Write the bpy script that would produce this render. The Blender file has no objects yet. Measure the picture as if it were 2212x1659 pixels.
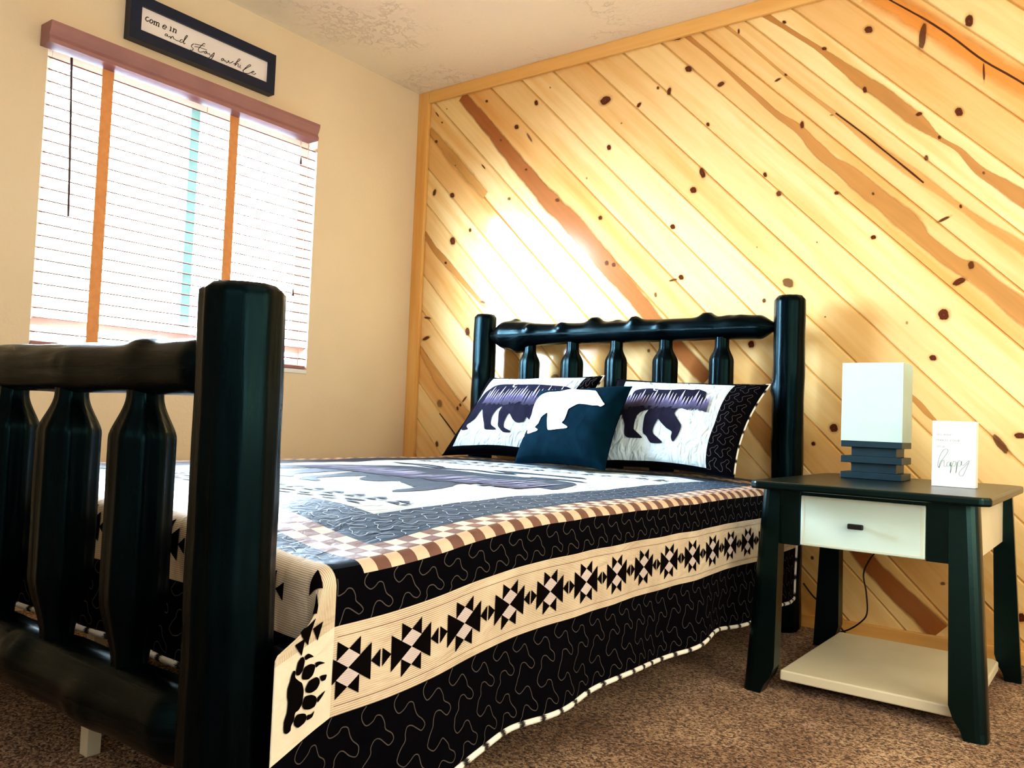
import bpy, bmesh, math, random
from mathutils import Vector, Matrix, noise
from mathutils.geometry import tessellate_polygon
from math import sin, cos, pi, sqrt, atan2, radians
random.seed(7)
KNOTS=[[1.147,2.182,0.01,-0.016,-0.023,-0.007,1],[1.174,1.962,0.01,-0.002,0.0,-0.011,1],[0.762,2.248,0.01,-0.002,0.001,-0.012,1],[0.649,2.151,0.012,-0.002,0.0,-0.01,1],[0.729,2.085,0.005,0.002,0.015,-0.022,0.6],[0.454,2.318,0.008,-0.001,0.001,-0.006,0.8],[0.123,2.169,0.009,-0.002,0.0,-0.007,0.8],[0.126,1.897,0.01,-0.003,-0.005,-0.015,0.9],[0.251,1.866,0.015,-0.002,0.0,-0.012,0.9],[0.264,2.02,0.004,0.0,0.0,-0.003,0.8],[0.45,1.985,0.003,0.002,0.011,-0.012,0.9],[0.158,2.264,0.006,-0.001,0.001,-0.004,0.8],[0.121,2.314,0.003,0.001,0.011,-0.013,0.9],[1.319,2.127,0.006,-0.005,-0.008,-0.008,1],[1.409,2.184,0.006,-0.001,0.0,-0.006,0.8],[1.463,2.158,0.008,-0.004,-0.004,-0.014,1],[1.55,2.236,0.015,-0.004,0.0,-0.012,1],[1.49,2.389,0.021,-0.005,0.0,-0.013,0.9],[1.645,1.98,0.007,-0.001,0.001,-0.008,0.9],[1.627,1.779,0.011,0.001,0.006,-0.021,0.9],[1.589,1.712,0.014,-0.002,0.0,-0.012,1],[1.5,1.567,0.011,-0.001,0.001,-0.01,1],[1.142,1.646,0.01,-0.001,0.0,-0.009,0.9],[0.905,1.757,0.012,-0.002,0.0,-0.008,0.5],[0.621,1.8,0.009,-0.001,0.0,-0.007,0.6],[0.717,1.93,0.007,-0.001,0.0,-0.005,0.6],[1.062,1.838,0.004,-0.001,0.0,-0.004,0.6],[0.381,1.671,0.008,-0.001,0.0,-0.009,0.8],[0.84,2.306,0.004,-0.001,0.001,-0.004,0.7],[1.234,2.061,0.004,0.0,0.0,-0.003,0.6],[0.554,2.102,0.007,-0.002,0.0,-0.005,0.5],[0.187,2.331,0.004,-0.001,0.0,-0.003,0.6],[2.271,2.222,0.014,-0.003,0.0,-0.012,1],[2.602,2.169,0.012,-0.006,-0.003,-0.019,0.9],[2.575,1.853,0.012,-0.002,0.001,-0.014,1],[2.448,1.87,0.01,0.002,0.002,-0.006,1],[2.515,1.774,0.005,-0.001,0.0,-0.006,1],[2.262,1.997,0.007,-0.001,0.001,-0.011,1],[2.111,2.189,0.009,-0.002,0.0,-0.006,1],[1.954,2.333,0.007,-0.002,0.001,-0.006,1],[1.934,2.106,0.011,0.004,0.002,-0.004,0.8],[1.965,2.119,0.005,-0.001,0.001,-0.005,0.8],[1.697,2.139,0.014,0.005,0.004,-0.008,0.8],[2.034,1.907,0.007,-0.001,0.0,-0.013,1],[2.474,1.707,0.006,-0.001,0.0,-0.009,0.8],[2.169,1.622,0.008,-0.001,0.0,-0.006,1],[1.893,1.732,0.007,-0.001,0.001,-0.009,1],[1.95,1.649,0.01,-0.001,0.0,-0.01,0.8],[2.585,1.52,0.004,-0.001,0.0,-0.006,0.8],[2.299,1.602,0.004,0.0,0.001,-0.005,0.7],[1.767,2.344,0.004,-0.001,0.0,-0.009,0.8],[2.144,1.924,0.006,-0.001,0.0,-0.003,0.5],[2.533,1.481,0.018,0.008,0.002,-0.004,0.8],[2.649,1.978,0.003,0.0,0.001,-0.028,0.8],[2.455,2.151,0.011,-0.004,-0.005,-0.044,0.7],[2.653,1.627,0.004,-0.001,0.0,-0.005,0.5],[0.267,1.627,0.017,-0.002,0.001,-0.019,0.9],[0.226,1.517,0.008,-0.001,0.0,-0.006,0.9],[0.486,1.3,0.018,-0.003,-0.001,-0.005,0.6],[0.392,1.156,0.014,-0.001,0.001,-0.019,0.9],[0.116,1.237,0.022,-0.003,-0.001,-0.005,0.9],[0.113,1.13,0.023,0.008,0.004,-0.007,0.9],[1.546,1.348,0.011,-0.001,0.001,-0.01,1],[1.51,1.339,0.018,0.003,0.001,-0.004,0.8],[1.43,1.281,0.006,0.0,0.001,-0.01,0.6],[1.023,1.377,0.009,-0.001,0.0,-0.008,0.6],[0.83,1.244,0.01,-0.001,0.0,-0.011,0.6],[0.764,1.264,0.01,-0.001,0.001,-0.012,0.6],[0.714,1.323,0.008,0.0,0.0,-0.011,0.5],[1.184,1.438,0.01,-0.001,0.0,-0.01,0.6],[1.22,1.427,0.01,-0.001,0.0,-0.009,0.6],[0.749,1.576,0.007,-0.005,-0.003,-0.003,0.9],[0.931,0.919,0.025,0.0,0.001,-0.021,0.6],[0.391,0.817,0.005,-0.002,-0.012,-0.013,0.9],[0.365,0.788,0.007,0.0,0.001,-0.007,0.8],[0.348,0.77,0.007,0.0,0.001,-0.009,0.8],[0.22,0.585,0.009,0.0,0.001,-0.013,0.8],[1.406,1.042,0.006,0.0,0.0,-0.006,0.6],[0.227,0.792,0.017,0.0,0.001,-0.019,0.4],[1.996,1.294,0.021,-0.009,-0.005,-0.015,0.6],[2.303,1.441,0.009,0.0,0.0,-0.007,1],[2.538,1.147,0.016,-0.001,0.0,-0.018,1],[2.507,0.997,0.011,-0.001,0.0,-0.009,1],[1.903,1.23,0.007,0.0,0.0,-0.008,0.7],[1.856,1.059,0.012,0.0,0.0,-0.013,1],[2.179,0.741,0.014,0.001,0.001,-0.014,1],[2.106,0.679,0.007,0.0,0.0,-0.007,1],[2.62,1.313,0.009,0.0,0.0,-0.013,0.7],[2.584,1.259,0.018,0.009,0.004,-0.009,0.9],[2.769,0.738,0.015,0.0,0.0,-0.009,0.9],[2.138,1.156,0.003,0.0,0.0,-0.002,0.8],[2.101,1.442,0.002,-0.001,0.0,-0.003,0.7],[1.868,1.445,0.002,-0.001,0.0,-0.003,0.7],[2.714,0.708,0.008,0.008,0.02,-0.028,0.7],[2.421,1.123,0.004,0.0,0.0,-0.005,0.4],[2.55,0.225,0.007,0.001,0.0,-0.005,0.6],[2.112,0.255,0.005,0.0,0.0,-0.006,0.8],[2.78,0.15,0.01,0.002,0.001,-0.013,1],[2.018,0.171,0.01,0.002,0.001,-0.01,0.8]]
STREAKS=[(2,[(0.288,2.377,0.0297),(0.489,2.162,0.0354),(0.663,1.969,0.041),(0.845,1.774,0.046),(0.991,1.638,0.0488),(1.162,1.454,0.0468),(1.344,1.262,0.0391),(1.482,1.112,0.0356),(1.676,0.918,0.0342)]),(1,[(1.515,2.404,0.0113),(1.671,2.247,0.0071),(1.824,2.085,0.0106),(1.935,1.967,0.0128),(2.024,1.89,0.0192),(2.089,1.807,0.0228),(2.148,1.744,0.0242),(2.209,1.692,0.03),(2.299,1.601,0.0342),(2.428,1.474,0.0364),(2.475,1.413,0.0266),(2.564,1.326,0.0266),(2.62,1.293,0.0324),(2.67,1.246,0.0311),(2.732,1.186,0.0347),(2.792,1.127,0.0386)]),(1,[(1.843,2.413,0.0141),(1.959,2.309,0.0092),(2.107,2.178,0.0114),(2.252,2.033,0.0256),(2.301,1.991,0.0262),(2.421,1.869,0.027),(2.513,1.772,0.0092),(2.58,1.716,0.0094),(2.644,1.633,0.0164),(2.772,1.52,0.0252)]),(0,[(1.678,2.41,0.0078),(1.77,2.322,0.0071),(1.964,2.117,0.0064),(2.154,1.93,0.01),(2.33,1.752,0.0178),(2.471,1.624,0.0186),(2.582,1.52,0.0114),(2.668,1.443,0.0166),(2.809,1.321,0.0208)]),(3,[(2.159,1.929,0.0022),(2.251,1.841,0.0028),(2.33,1.76,0.0028),(2.425,1.663,0.0036),(2.467,1.619,0.0022)]),(4,[(2.27,2.367,0.049),(2.462,2.196,0.047),(2.652,2.014,0.0458),(2.803,1.876,0.048)]),(3,[(2.333,2.323,0.0028),(2.466,2.207,0.0036),(2.552,2.122,0.0036),(2.652,2.014,0.0036),(2.783,1.896,0.0036)]),(1,[(0.069,1.694,0.0099),(0.149,1.59,0.0184),(0.231,1.518,0.0198),(0.368,1.393,0.0141),(0.501,1.273,0.0106)]),(0,[(0.071,1.081,0.017),(0.208,0.913,0.0318),(0.366,0.774,0.034),(0.461,0.693,0.0375)]),(3,[(0.228,0.742,0.0028),(0.297,0.68,0.0042),(0.366,0.613,0.0028)]),(0,[(0.071,2.241,0.0227),(0.267,2.038,0.0368),(0.471,1.837,0.0283)]),(2,[(2.255,0.328,0.0311),(2.302,0.273,0.0333),(2.379,0.197,0.0341),(2.484,0.109,0.0391),(2.573,0.029,0.04)]),(1,[(1.834,0.807,0.02),(1.886,0.743,0.0364),(1.938,0.683,0.0424),(2.005,0.612,0.0424)]),(1,[(2.432,0.868,0.0086),(2.464,0.837,0.0108),(2.496,0.8,0.0094),(2.53,0.767,0.0036)])]
BEAR_L=[(0.101,0.634),(0.127,0.724),(0.163,0.77),(0.181,0.804),(0.248,0.833),(0.402,0.828),(0.551,0.817),(0.696,0.804),(0.807,0.796),(0.866,0.776),(0.916,0.735),(0.944,0.655),(0.952,0.576),(0.864,0.593),(0.797,0.601),(0.766,0.57),(0.757,0.471),(0.806,0.397),(0.84,0.324),(0.841,0.261),(0.823,0.197),(0.791,0.239),(0.783,0.302),(0.728,0.336),(0.661,0.379),(0.631,0.406),(0.624,0.348),(0.575,0.335),(0.534,0.372),(0.483,0.438),(0.477,0.339),(0.494,0.273),(0.551,0.239),(0.556,0.216),(0.502,0.217),(0.44,0.288),(0.421,0.355),(0.391,0.454),(0.393,0.525),(0.362,0.493),(0.35,0.411),(0.367,0.312),(0.42,0.267),(0.432,0.244),(0.365,0.244),(0.333,0.252),(0.306,0.318),(0.248,0.426),(0.204,0.497),(0.184,0.382),(0.125,0.307),(0.17,0.255),(0.104,0.25),(0.085,0.294),(0.082,0.387),(0.092,0.525)]
TREE_L=[(0.263,0.595),(0.58,0.795)]
BEAR_R=[(0.168,0.57),(0.162,0.626),(0.178,0.702),(0.206,0.76),(0.217,0.789),(0.275,0.812),(0.337,0.816),(0.385,0.801),(0.475,0.799),(0.549,0.813),(0.605,0.809),(0.64,0.82),(0.658,0.813),(0.703,0.78),(0.716,0.709),(0.738,0.657),(0.739,0.592),(0.649,0.609),(0.592,0.617),(0.573,0.579),(0.559,0.513),(0.597,0.444),(0.628,0.391),(0.631,0.336),(0.623,0.271),(0.604,0.217),(0.583,0.266),(0.579,0.321),(0.538,0.354),(0.493,0.405),(0.469,0.44),(0.459,0.383),(0.456,0.317),(0.469,0.281),(0.525,0.222),(0.53,0.199),(0.459,0.195),(0.423,0.257),(0.393,0.291),(0.377,0.403),(0.37,0.477),(0.38,0.538),(0.334,0.511),(0.31,0.462),(0.313,0.396),(0.323,0.322),(0.346,0.296),(0.387,0.253),(0.391,0.235),(0.295,0.233),(0.262,0.267),(0.24,0.37),(0.199,0.451),(0.182,0.492),(0.156,0.446),(0.112,0.375),(0.087,0.325),(0.116,0.27),(0.052,0.263),(0.04,0.32),(0.067,0.419),(0.108,0.508),(0.134,0.577)]
BEAR_T=[(0.884,0.667),(0.857,0.631),(0.826,0.642),(0.759,0.642),(0.696,0.653),(0.617,0.654),(0.574,0.622),(0.533,0.579),(0.534,0.515),(0.53,0.44),(0.515,0.403),(0.581,0.363),(0.579,0.342),(0.483,0.327),(0.383,0.318),(0.351,0.403),(0.316,0.524),(0.306,0.54),(0.249,0.489),(0.236,0.411),(0.201,0.366),(0.254,0.329),(0.241,0.306),(0.125,0.29),(0.09,0.362),(0.054,0.315),(0.08,0.271),(0.021,0.246),(0.013,0.314),(0.019,0.417),(0.028,0.509),(0.046,0.578),(0.035,0.671),(0.06,0.752),(0.105,0.832),(0.194,0.869),(0.331,0.869),(0.43,0.915),(0.487,0.909),(0.551,0.877),(0.688,0.86),(0.732,0.853),(0.773,0.799),(0.817,0.745),(0.86,0.693)]
PAW=[[(0.087,0.363),(0.083,0.361),(0.083,0.353),(0.075,0.346),(0.068,0.341),(0.064,0.331),(0.064,0.321),(0.066,0.311),(0.072,0.305),(0.079,0.303),(0.081,0.294),(0.086,0.287),(0.087,0.281),(0.094,0.279),(0.1,0.283),(0.101,0.297),(0.096,0.308),(0.095,0.323),(0.097,0.329),(0.097,0.341),(0.093,0.35),(0.091,0.357)],[(0.069,0.378),(0.065,0.372),(0.066,0.365),(0.069,0.358),(0.074,0.354),(0.08,0.355),(0.082,0.36),(0.079,0.372),(0.074,0.377)],[(0.066,0.377),(0.058,0.38),(0.046,0.373),(0.054,0.373),(0.063,0.372)],[(0.053,0.364),(0.044,0.361),(0.042,0.356),(0.046,0.347),(0.055,0.343),(0.067,0.346),(0.069,0.352),(0.065,0.362)],[(0.042,0.363),(0.033,0.363),(0.021,0.358),(0.033,0.358),(0.04,0.356)],[(0.039,0.342),(0.032,0.338),(0.03,0.331),(0.036,0.324),(0.047,0.322),(0.057,0.325),(0.06,0.331),(0.053,0.34)],[(0.03,0.341),(0.016,0.34),(0.018,0.333),(0.026,0.333)],[(0.047,0.319),(0.037,0.314),(0.034,0.307),(0.038,0.3),(0.049,0.299),(0.061,0.303),(0.065,0.311),(0.06,0.32)],[(0.033,0.311),(0.017,0.317),(0.023,0.31),(0.032,0.304)],[(0.065,0.298),(0.057,0.295),(0.054,0.289),(0.058,0.283),(0.071,0.28),(0.079,0.286),(0.081,0.293),(0.075,0.299)],[(0.053,0.292),(0.044,0.291),(0.038,0.294),(0.042,0.286),(0.053,0.285)]]
SIGN=[[(-1.547,2.208),(-1.553,2.208),(-1.559,2.202),(-1.558,2.195),(-1.553,2.192),(-1.547,2.197)],[(-1.537,2.205),(-1.542,2.2),(-1.542,2.193),(-1.537,2.191),(-1.531,2.197),(-1.531,2.203),(-1.537,2.205)],[(-1.527,2.203),(-1.524,2.203),(-1.525,2.19)],[(-1.528,2.19),(-1.522,2.19)],[(-1.523,2.201),(-1.518,2.204),(-1.515,2.202),(-1.516,2.19)],[(-1.519,2.19),(-1.513,2.191)],[(-1.515,2.201),(-1.509,2.205),(-1.505,2.202),(-1.507,2.19)],[(-1.509,2.19),(-1.503,2.19)],[(-1.489,2.199),(-1.475,2.199),(-1.477,2.205),(-1.482,2.206),(-1.488,2.2),(-1.489,2.193),(-1.484,2.19),(-1.477,2.194)],[(-1.459,2.208),(-1.455,2.208),(-1.457,2.194)],[(-1.461,2.193),(-1.453,2.194)],[(-1.455,2.217),(-1.454,2.217)],[(-1.447,2.207),(-1.443,2.207),(-1.446,2.193)],[(-1.449,2.193),(-1.442,2.194)],[(-1.444,2.204),(-1.438,2.208),(-1.433,2.206),(-1.435,2.194)],[(-1.438,2.194),(-1.431,2.194)],[(-1.467,2.173),(-1.473,2.175),(-1.478,2.169),(-1.477,2.166),(-1.471,2.168),(-1.467,2.173),(-1.468,2.168),(-1.462,2.167),(-1.457,2.171),(-1.454,2.167),(-1.455,2.163),(-1.45,2.172),(-1.444,2.175),(-1.442,2.168),(-1.437,2.168),(-1.43,2.166),(-1.417,2.167)],[(-1.401,2.178),(-1.409,2.177),(-1.415,2.169),(-1.412,2.165),(-1.402,2.171),(-1.393,2.185),(-1.384,2.201),(-1.387,2.203),(-1.394,2.191),(-1.399,2.171),(-1.397,2.165),(-1.392,2.17)],[(-1.355,2.182),(-1.363,2.173),(-1.364,2.166),(-1.357,2.163),(-1.358,2.155),(-1.366,2.15),(-1.368,2.154)],[(-1.351,2.172),(-1.329,2.177),(-1.295,2.179)],[(-1.352,2.182),(-1.327,2.187),(-1.306,2.191)],[(-1.304,2.199),(-1.31,2.201),(-1.323,2.185),(-1.333,2.169),(-1.33,2.159),(-1.318,2.162),(-1.308,2.169)],[(-1.295,2.174),(-1.302,2.171),(-1.306,2.164),(-1.301,2.163),(-1.295,2.171),(-1.294,2.165),(-1.286,2.167)],[(-1.284,2.171),(-1.282,2.164),(-1.275,2.165),(-1.261,2.181),(-1.268,2.159),(-1.283,2.141),(-1.289,2.142),(-1.28,2.156),(-1.263,2.169)],[(-1.216,2.173),(-1.224,2.171),(-1.228,2.163),(-1.223,2.162),(-1.216,2.171),(-1.214,2.164),(-1.207,2.168),(-1.204,2.161),(-1.197,2.166),(-1.193,2.174),(-1.19,2.165),(-1.181,2.17),(-1.171,2.179)],[(-1.17,2.168),(-1.156,2.179),(-1.139,2.197),(-1.144,2.2),(-1.155,2.183),(-1.163,2.164),(-1.153,2.176),(-1.146,2.177),(-1.148,2.165),(-1.141,2.166)],[(-1.136,2.177),(-1.138,2.165),(-1.133,2.164)],[(-1.134,2.185),(-1.133,2.185)],[(-1.124,2.157),(-1.104,2.176),(-1.086,2.192),(-1.092,2.194),(-1.111,2.173),(-1.122,2.155),(-1.114,2.15),(-1.095,2.155),(-1.079,2.166),(-1.068,2.171),(-1.07,2.174),(-1.078,2.168),(-1.077,2.161),(-1.065,2.162),(-1.058,2.17)]]
HAPPY=[[(2.625,0.633),(2.621,0.637),(2.624,0.66),(2.633,0.681),(2.642,0.687),(2.646,0.681),(2.638,0.665),(2.627,0.648),(2.624,0.632),(2.631,0.651),(2.637,0.654),(2.637,0.638),(2.644,0.639)],[(2.651,0.651),(2.645,0.648),(2.644,0.64),(2.65,0.639),(2.653,0.65),(2.653,0.639),(2.657,0.641)],[(2.655,0.652),(2.653,0.619),(2.657,0.64),(2.661,0.653),(2.667,0.65),(2.664,0.64),(2.659,0.64)],[(2.67,0.653),(2.667,0.62),(2.67,0.641),(2.674,0.655),(2.68,0.652),(2.678,0.641),(2.672,0.641)],[(2.682,0.655),(2.681,0.645),(2.687,0.644),(2.7,0.657),(2.692,0.632),(2.684,0.614),(2.676,0.615),(2.677,0.626),(2.688,0.639),(2.697,0.65)]]
CAM=(3.06552, -3.18012, 0.72224, -0.64297, 0.04343, 0.04001, 1794.15974)

WORLD = 115.0
EXPO = 0.0
LOOK = 'Medium High Contrast'
LIGHTS = [
 ('room_fill', (3.2, -4.3, 1.7), (2.6, -.4, .7), 1.2, 1.0, 10, (.90, .97, 1.0)),
 ('warm_side_light', (4.4, -1.7, 1.3), (1.5, -.9, .9), 1.8, 1.5, 42, (1.0, .88, .60)),  # warm light from an unseen source on the right
 ('ceiling_bounce', (3.2, -2.2, 2.40), (3.2, -1.6, 0), 1.4, 1.4, 8, (1.0, .92, .78)),
 ('ceiling_wash', (3.7, -3.0, 1.0), (2.4, -1.0, 2.44), .8, .8, 16, (1.0, .93, .82)),
]

# ------------------------------------------------------------------ helpers
SC = bpy.context.scene
COL = SC.collection
WORLD_LOC = {}

def smooth(a, b, x):
    t = max(0.0, min(1.0, (x - a) / (b - a)))
    return t * t * (3 - 2 * t)

def thing(name, label, cat, loc=(0, 0, 0), group=None):
    o = bpy.data.objects.new(name, None)
    o.empty_display_size = 0.05
    COL.objects.link(o)
    o.location = loc
    WORLD_LOC[o] = Vector(loc)
    o['label'] = label
    o['category'] = cat
    if group: o['group'] = group
    return o

def obj(name, verts, faces, mats, parent=None, midx=None, smooth_shade=False, uvs=None, attr=None, label=None):
    """world-coordinate verts -> ONE mesh object whose origin sits at its centre"""
    vs = [Vector(v) for v in verts]
    lo = Vector((min(v.x for v in vs), min(v.y for v in vs), min(v.z for v in vs)))
    hi = Vector((max(v.x for v in vs), max(v.y for v in vs), max(v.z for v in vs)))
    c = (lo + hi) / 2
    me = bpy.data.meshes.new(name)
    me.from_pydata([v - c for v in vs], [], faces)
    if not isinstance(mats, (list, tuple)): mats = [mats]
    for m in mats: me.materials.append(m)
    if midx: me.polygons.foreach_set('material_index', midx)
    if smooth_shade is True:
        me.polygons.foreach_set('use_smooth', [True] * len(me.polygons))
    elif isinstance(smooth_shade, list):
        me.polygons.foreach_set('use_smooth', smooth_shade)
    if uvs:
        uvl = me.uv_layers.new(name='UVMap')
        if len(uvs) == len(verts):
            for l in me.loops: uvl.data[l.index].uv = uvs[l.vertex_index]
        else:
            for i, uv in enumerate(uvs): uvl.data[i].uv = uv
    if attr:
        for an, vals in attr.items():
            a = me.attributes.new(an, 'FLOAT', 'FACE')
            a.data.foreach_set('value', vals)
    me.update()
    o = bpy.data.objects.new(name, me)
    COL.objects.link(o)
    WORLD_LOC[o] = c
    if parent:
        o.parent = parent
        o.location = c - WORLD_LOC[parent]
    else:
        o.location = c
    if label: o['label'] = label
    return o

def tag(o, label=None, cat=None, group=None, kind=None):
    if label: o['label'] = label
    if cat: o['category'] = cat
    if group: o['group'] = group
    if kind: o['kind'] = kind
    return o

class MB:
    """mesh collector"""
    def __init__(s): s.v = []; s.f = []; s.m = []; s.uv = []; s.sm = []
    def add(s, v, f, m=0, uv=None, sm=False):
        k = len(s.v)
        s.v += [tuple(q) for q in v]
        s.f += [tuple(i + k for i in q) for q in f]
        s.m += [m] * len(f)
        s.sm += [sm] * len(f)
        s.uv += uv if uv else [(q[0] + q[1] * .3, q[2] + q[1]) for q in v]
    def build(s, name, mats, parent=None, label=None):
        return obj(name, s.v, s.f, mats, parent, s.m, s.sm, s.uv, label=label)

def box_vf(x0, x1, y0, y1, z0, z1, bev=0.0, seg=2):
    if bev <= 0:
        v = [(x0, y0, z0), (x1, y0, z0), (x1, y1, z0), (x0, y1, z0), (x0, y0, z1), (x1, y0, z1), (x1, y1, z1), (x0, y1, z1)]
        f = [(0, 3, 2, 1), (4, 5, 6, 7), (0, 1, 5, 4), (1, 2, 6, 5), (2, 3, 7, 6), (3, 0, 4, 7)]
        return v, f
    bm = bmesh.new()
    v, f = box_vf(x0, x1, y0, y1, z0, z1)
    vs = [bm.verts.new(q) for q in v]
    for q in f: bm.faces.new([vs[i] for i in q])
    bmesh.ops.bevel(bm, geom=bm.edges[:], offset=bev, segments=seg, profile=.5, affect='EDGES')
    bm.verts.index_update()
    V = [tuple(q.co) for q in bm.verts]
    F = [tuple(q.index for q in p.verts) for p in bm.faces]
    bm.free()
    return V, F

def box(name, x0, x1, y0, y1, z0, z1, mat, parent=None, bev=0.0, label=None):
    v, f = box_vf(x0, x1, y0, y1, z0, z1, bev)
    return obj(name, v, f, mat, parent, uvs=[(q[0] + q[1], q[2]) for q in v], label=label)

def prism_vf(poly, axis, a, b, bev=0.0):
    """extrude 2-D polygon along axis ('x','y','z') from a to b"""
    def P(u, v, w):
        return {'x': (w, u, v), 'y': (u, w, v), 'z': (u, v, w)}[axis]
    bm = bmesh.new()
    A = [bm.verts.new(P(u, v, a)) for u, v in poly]
    B = [bm.verts.new(P(u, v, b)) for u, v in poly]
    n = len(poly)
    bm.faces.new(A); bm.faces.new(B[::-1])
    for i in range(n):
        bm.faces.new([A[i], B[i], B[(i + 1) % n], A[(i + 1) % n]])
    bmesh.ops.recalc_face_normals(bm, faces=bm.faces[:])
    if bev > 0:
        bmesh.ops.bevel(bm, geom=bm.edges[:], offset=bev, segments=2, profile=.5, affect='EDGES', clamp_overlap=True)
    bm.verts.index_update()
    V = [tuple(q.co) for q in bm.verts]
    F = [tuple(q.index for q in p.verts) for p in bm.faces]
    bm.free()
    return V, F

def tube_vf(pts, r, seg=10, caps=True, rf=None):
    pts = [Vector(p) for p in pts]
    n = len(pts)
    V = []; F = []; UV = []
    up = None; L = 0
    for i, p in enumerate(pts):
        t = (pts[min(i + 1, n - 1)] - pts[max(i - 1, 0)]).normalized()
        if up is None:
            up = Vector((0, 0, 1)) if abs(t.z) < .9 else Vector((1, 0, 0))
        a = t.cross(up).normalized(); b = a.cross(t).normalized(); up = b
        if i: L += (p - pts[i - 1]).length
        rr = rf(i / (n - 1)) if rf else r
        for k in range(seg):
            th = 2 * pi * k / seg
            V.append(p + (a * cos(th) + b * sin(th)) * rr)
            UV.append((L, k / seg))
    for i in range(n - 1):
        for k in range(seg):
            k2 = (k + 1) % seg
            F.append((i * seg + k, i * seg + k2, (i + 1) * seg + k2, (i + 1) * seg + k))
    if caps:
        F.append(tuple(range(seg)))
        F.append(tuple((n - 1) * seg + k for k in range(seg))[::-1])
    return [tuple(v) for v in V], F, UV

def tube(name, pts, r, mat, parent=None, seg=10, rf=None, label=None):
    V, F, UV = tube_vf(pts, r, seg, True, rf)
    return obj(name, V, F, mat, parent, smooth_shade=True, uvs=UV, label=label)

def catmull(pts, n=6):
    P = [Vector(p) for p in pts]
    if len(P) < 3: return P
    out = []
    for i in range(len(P) - 1):
        p0 = P[max(i - 1, 0)]; p1 = P[i]; p2 = P[i + 1]; p3 = P[min(i + 2, len(P) - 1)]
        for k in range(n):
            t = k / n
            out.append(.5 * ((2 * p1) + (p2 - p0) * t + (2 * p0 - 5 * p1 + 4 * p2 - p3) * t * t + (3 * p1 - p0 - 3 * p2 + p3) * t ** 3))
    out.append(P[-1])
    return out

# ------------------------------------------------------------------ materials
def srgb(r, g, b):
    f = lambda c: (c / 255 / 12.92) if c / 255 <= .04045 else ((c / 255 + .055) / 1.055) ** 2.4
    return (f(r), f(g), f(b), 1)

def new_mat(name):
    m = bpy.data.materials.new(name)
    m.use_nodes = True
    nt = m.node_tree
    return m, nt, nt.nodes, nt.links, nt.nodes['Principled BSDF']

def N(nodes, typ, **kw):
    n = nodes.new(typ)
    for k, v in kw.items():
        if k in n.inputs: n.inputs[k].default_value = v
        else: setattr(n, k, v)
    return n

def ramp(nodes, stops, interp='LINEAR'):
    r = nodes.new('ShaderNodeValToRGB')
    r.color_ramp.interpolation = interp
    e = r.color_ramp.elements
    e[0].position, e[0].color = stops[0]
    e[1].position, e[1].color = stops[-1]
    for p, c in stops[1:-1]:
        q = e.new(p); q.color = c
    return r

def mixc(nodes, links, fac, a, b, mode='MIX'):
    m = nodes.new('ShaderNodeMix'); m.data_type = 'RGBA'; m.blend_type = mode
    for sock, val in ((0, fac), (6, a), (7, b)):
        if hasattr(val, 'links') or isinstance(val, bpy.types.NodeSocket): links.new(val, m.inputs[sock])
        else: m.inputs[sock].default_value = val
    return m.outputs[2]

def noisy(name, c1, c2, scale=8, rough=.6, bump=0.0, bscale=60, coord='Object', spec=.5, detail=4, bdist=.002, coat=0):
    m, nt, nd, lk, bs = new_mat(name)
    tc = nd.new('ShaderNodeTexCoord')
    n1 = N(nd, 'ShaderNodeTexNoise', Scale=scale, Detail=detail)
    lk.new(tc.outputs[coord], n1.inputs['Vector'])
    r = ramp(nd, [(.3, c1), (.7, c2)])
    lk.new(n1.outputs['Fac'], r.inputs[0]); lk.new(r.outputs[0], bs.inputs['Base Color'])
    bs.inputs['Roughness'].default_value = rough
    bs.inputs['Specular IOR Level'].default_value = spec
    bs.inputs['Coat Weight'].default_value = coat
    if bump > 0:
        n2 = N(nd, 'ShaderNodeTexNoise', Scale=bscale, Detail=5)
        lk.new(tc.outputs[coord], n2.inputs['Vector'])
        b = N(nd, 'ShaderNodeBump', Strength=bump, Distance=bdist)
        lk.new(n2.outputs['Fac'], b.inputs['Height']); lk.new(b.outputs[0], bs.inputs['Normal'])
    return m

M = {}
M['paint'] = noisy('beige_wall_paint', srgb(222, 206, 180), srgb(228, 213, 188), 2, .75, .35, 90, bdist=.003)
M['ceiling'] = None
M['white_vinyl'] = noisy('white_vinyl', srgb(225, 228, 228), srgb(235, 238, 238), 5, .4)
M['log'] = None

def mat_ceiling():
    m, nt, nd, lk, bs = new_mat('knockdown_ceiling')
    tc = nd.new('ShaderNodeTexCoord')
    n1 = N(nd, 'ShaderNodeTexNoise', Scale=14, Detail=6, Roughness=.65)
    n2 = N(nd, 'ShaderNodeTexNoise', Scale=2.2, Detail=3)
    n3 = N(nd, 'ShaderNodeTexNoise', Scale=70, Detail=4)
    for n in (n1, n2, n3): lk.new(tc.outputs['Object'], n.inputs['Vector'])
    mk = ramp(nd, [(.47, (0, 0, 0, 1)), (.56, (1, 1, 1, 1))]); lk.new(n2.outputs['Fac'], mk.inputs[0])
    pl = ramp(nd, [(.48, (0, 0, 0, 1)), (.53, (1, 1, 1, 1))]); lk.new(n1.outputs['Fac'], pl.inputs[0])
    ht = mixc(nd, lk, mk.outputs[0], (0.4, .4, .4, 1), pl.outputs[0])
    h2 = mixc(nd, lk, .35, ht, n3.outputs['Fac'])
    b = N(nd, 'ShaderNodeBump', Strength=.9, Distance=.006)
    lk.new(h2, b.inputs['Height']); lk.new(b.outputs[0], bs.inputs['Normal'])
    bs.inputs['Base Color'].default_value = srgb(246, 236, 220)
    bs.inputs['Roughness'].default_value = .85
    return m
M['ceiling'] = mat_ceiling()

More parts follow.
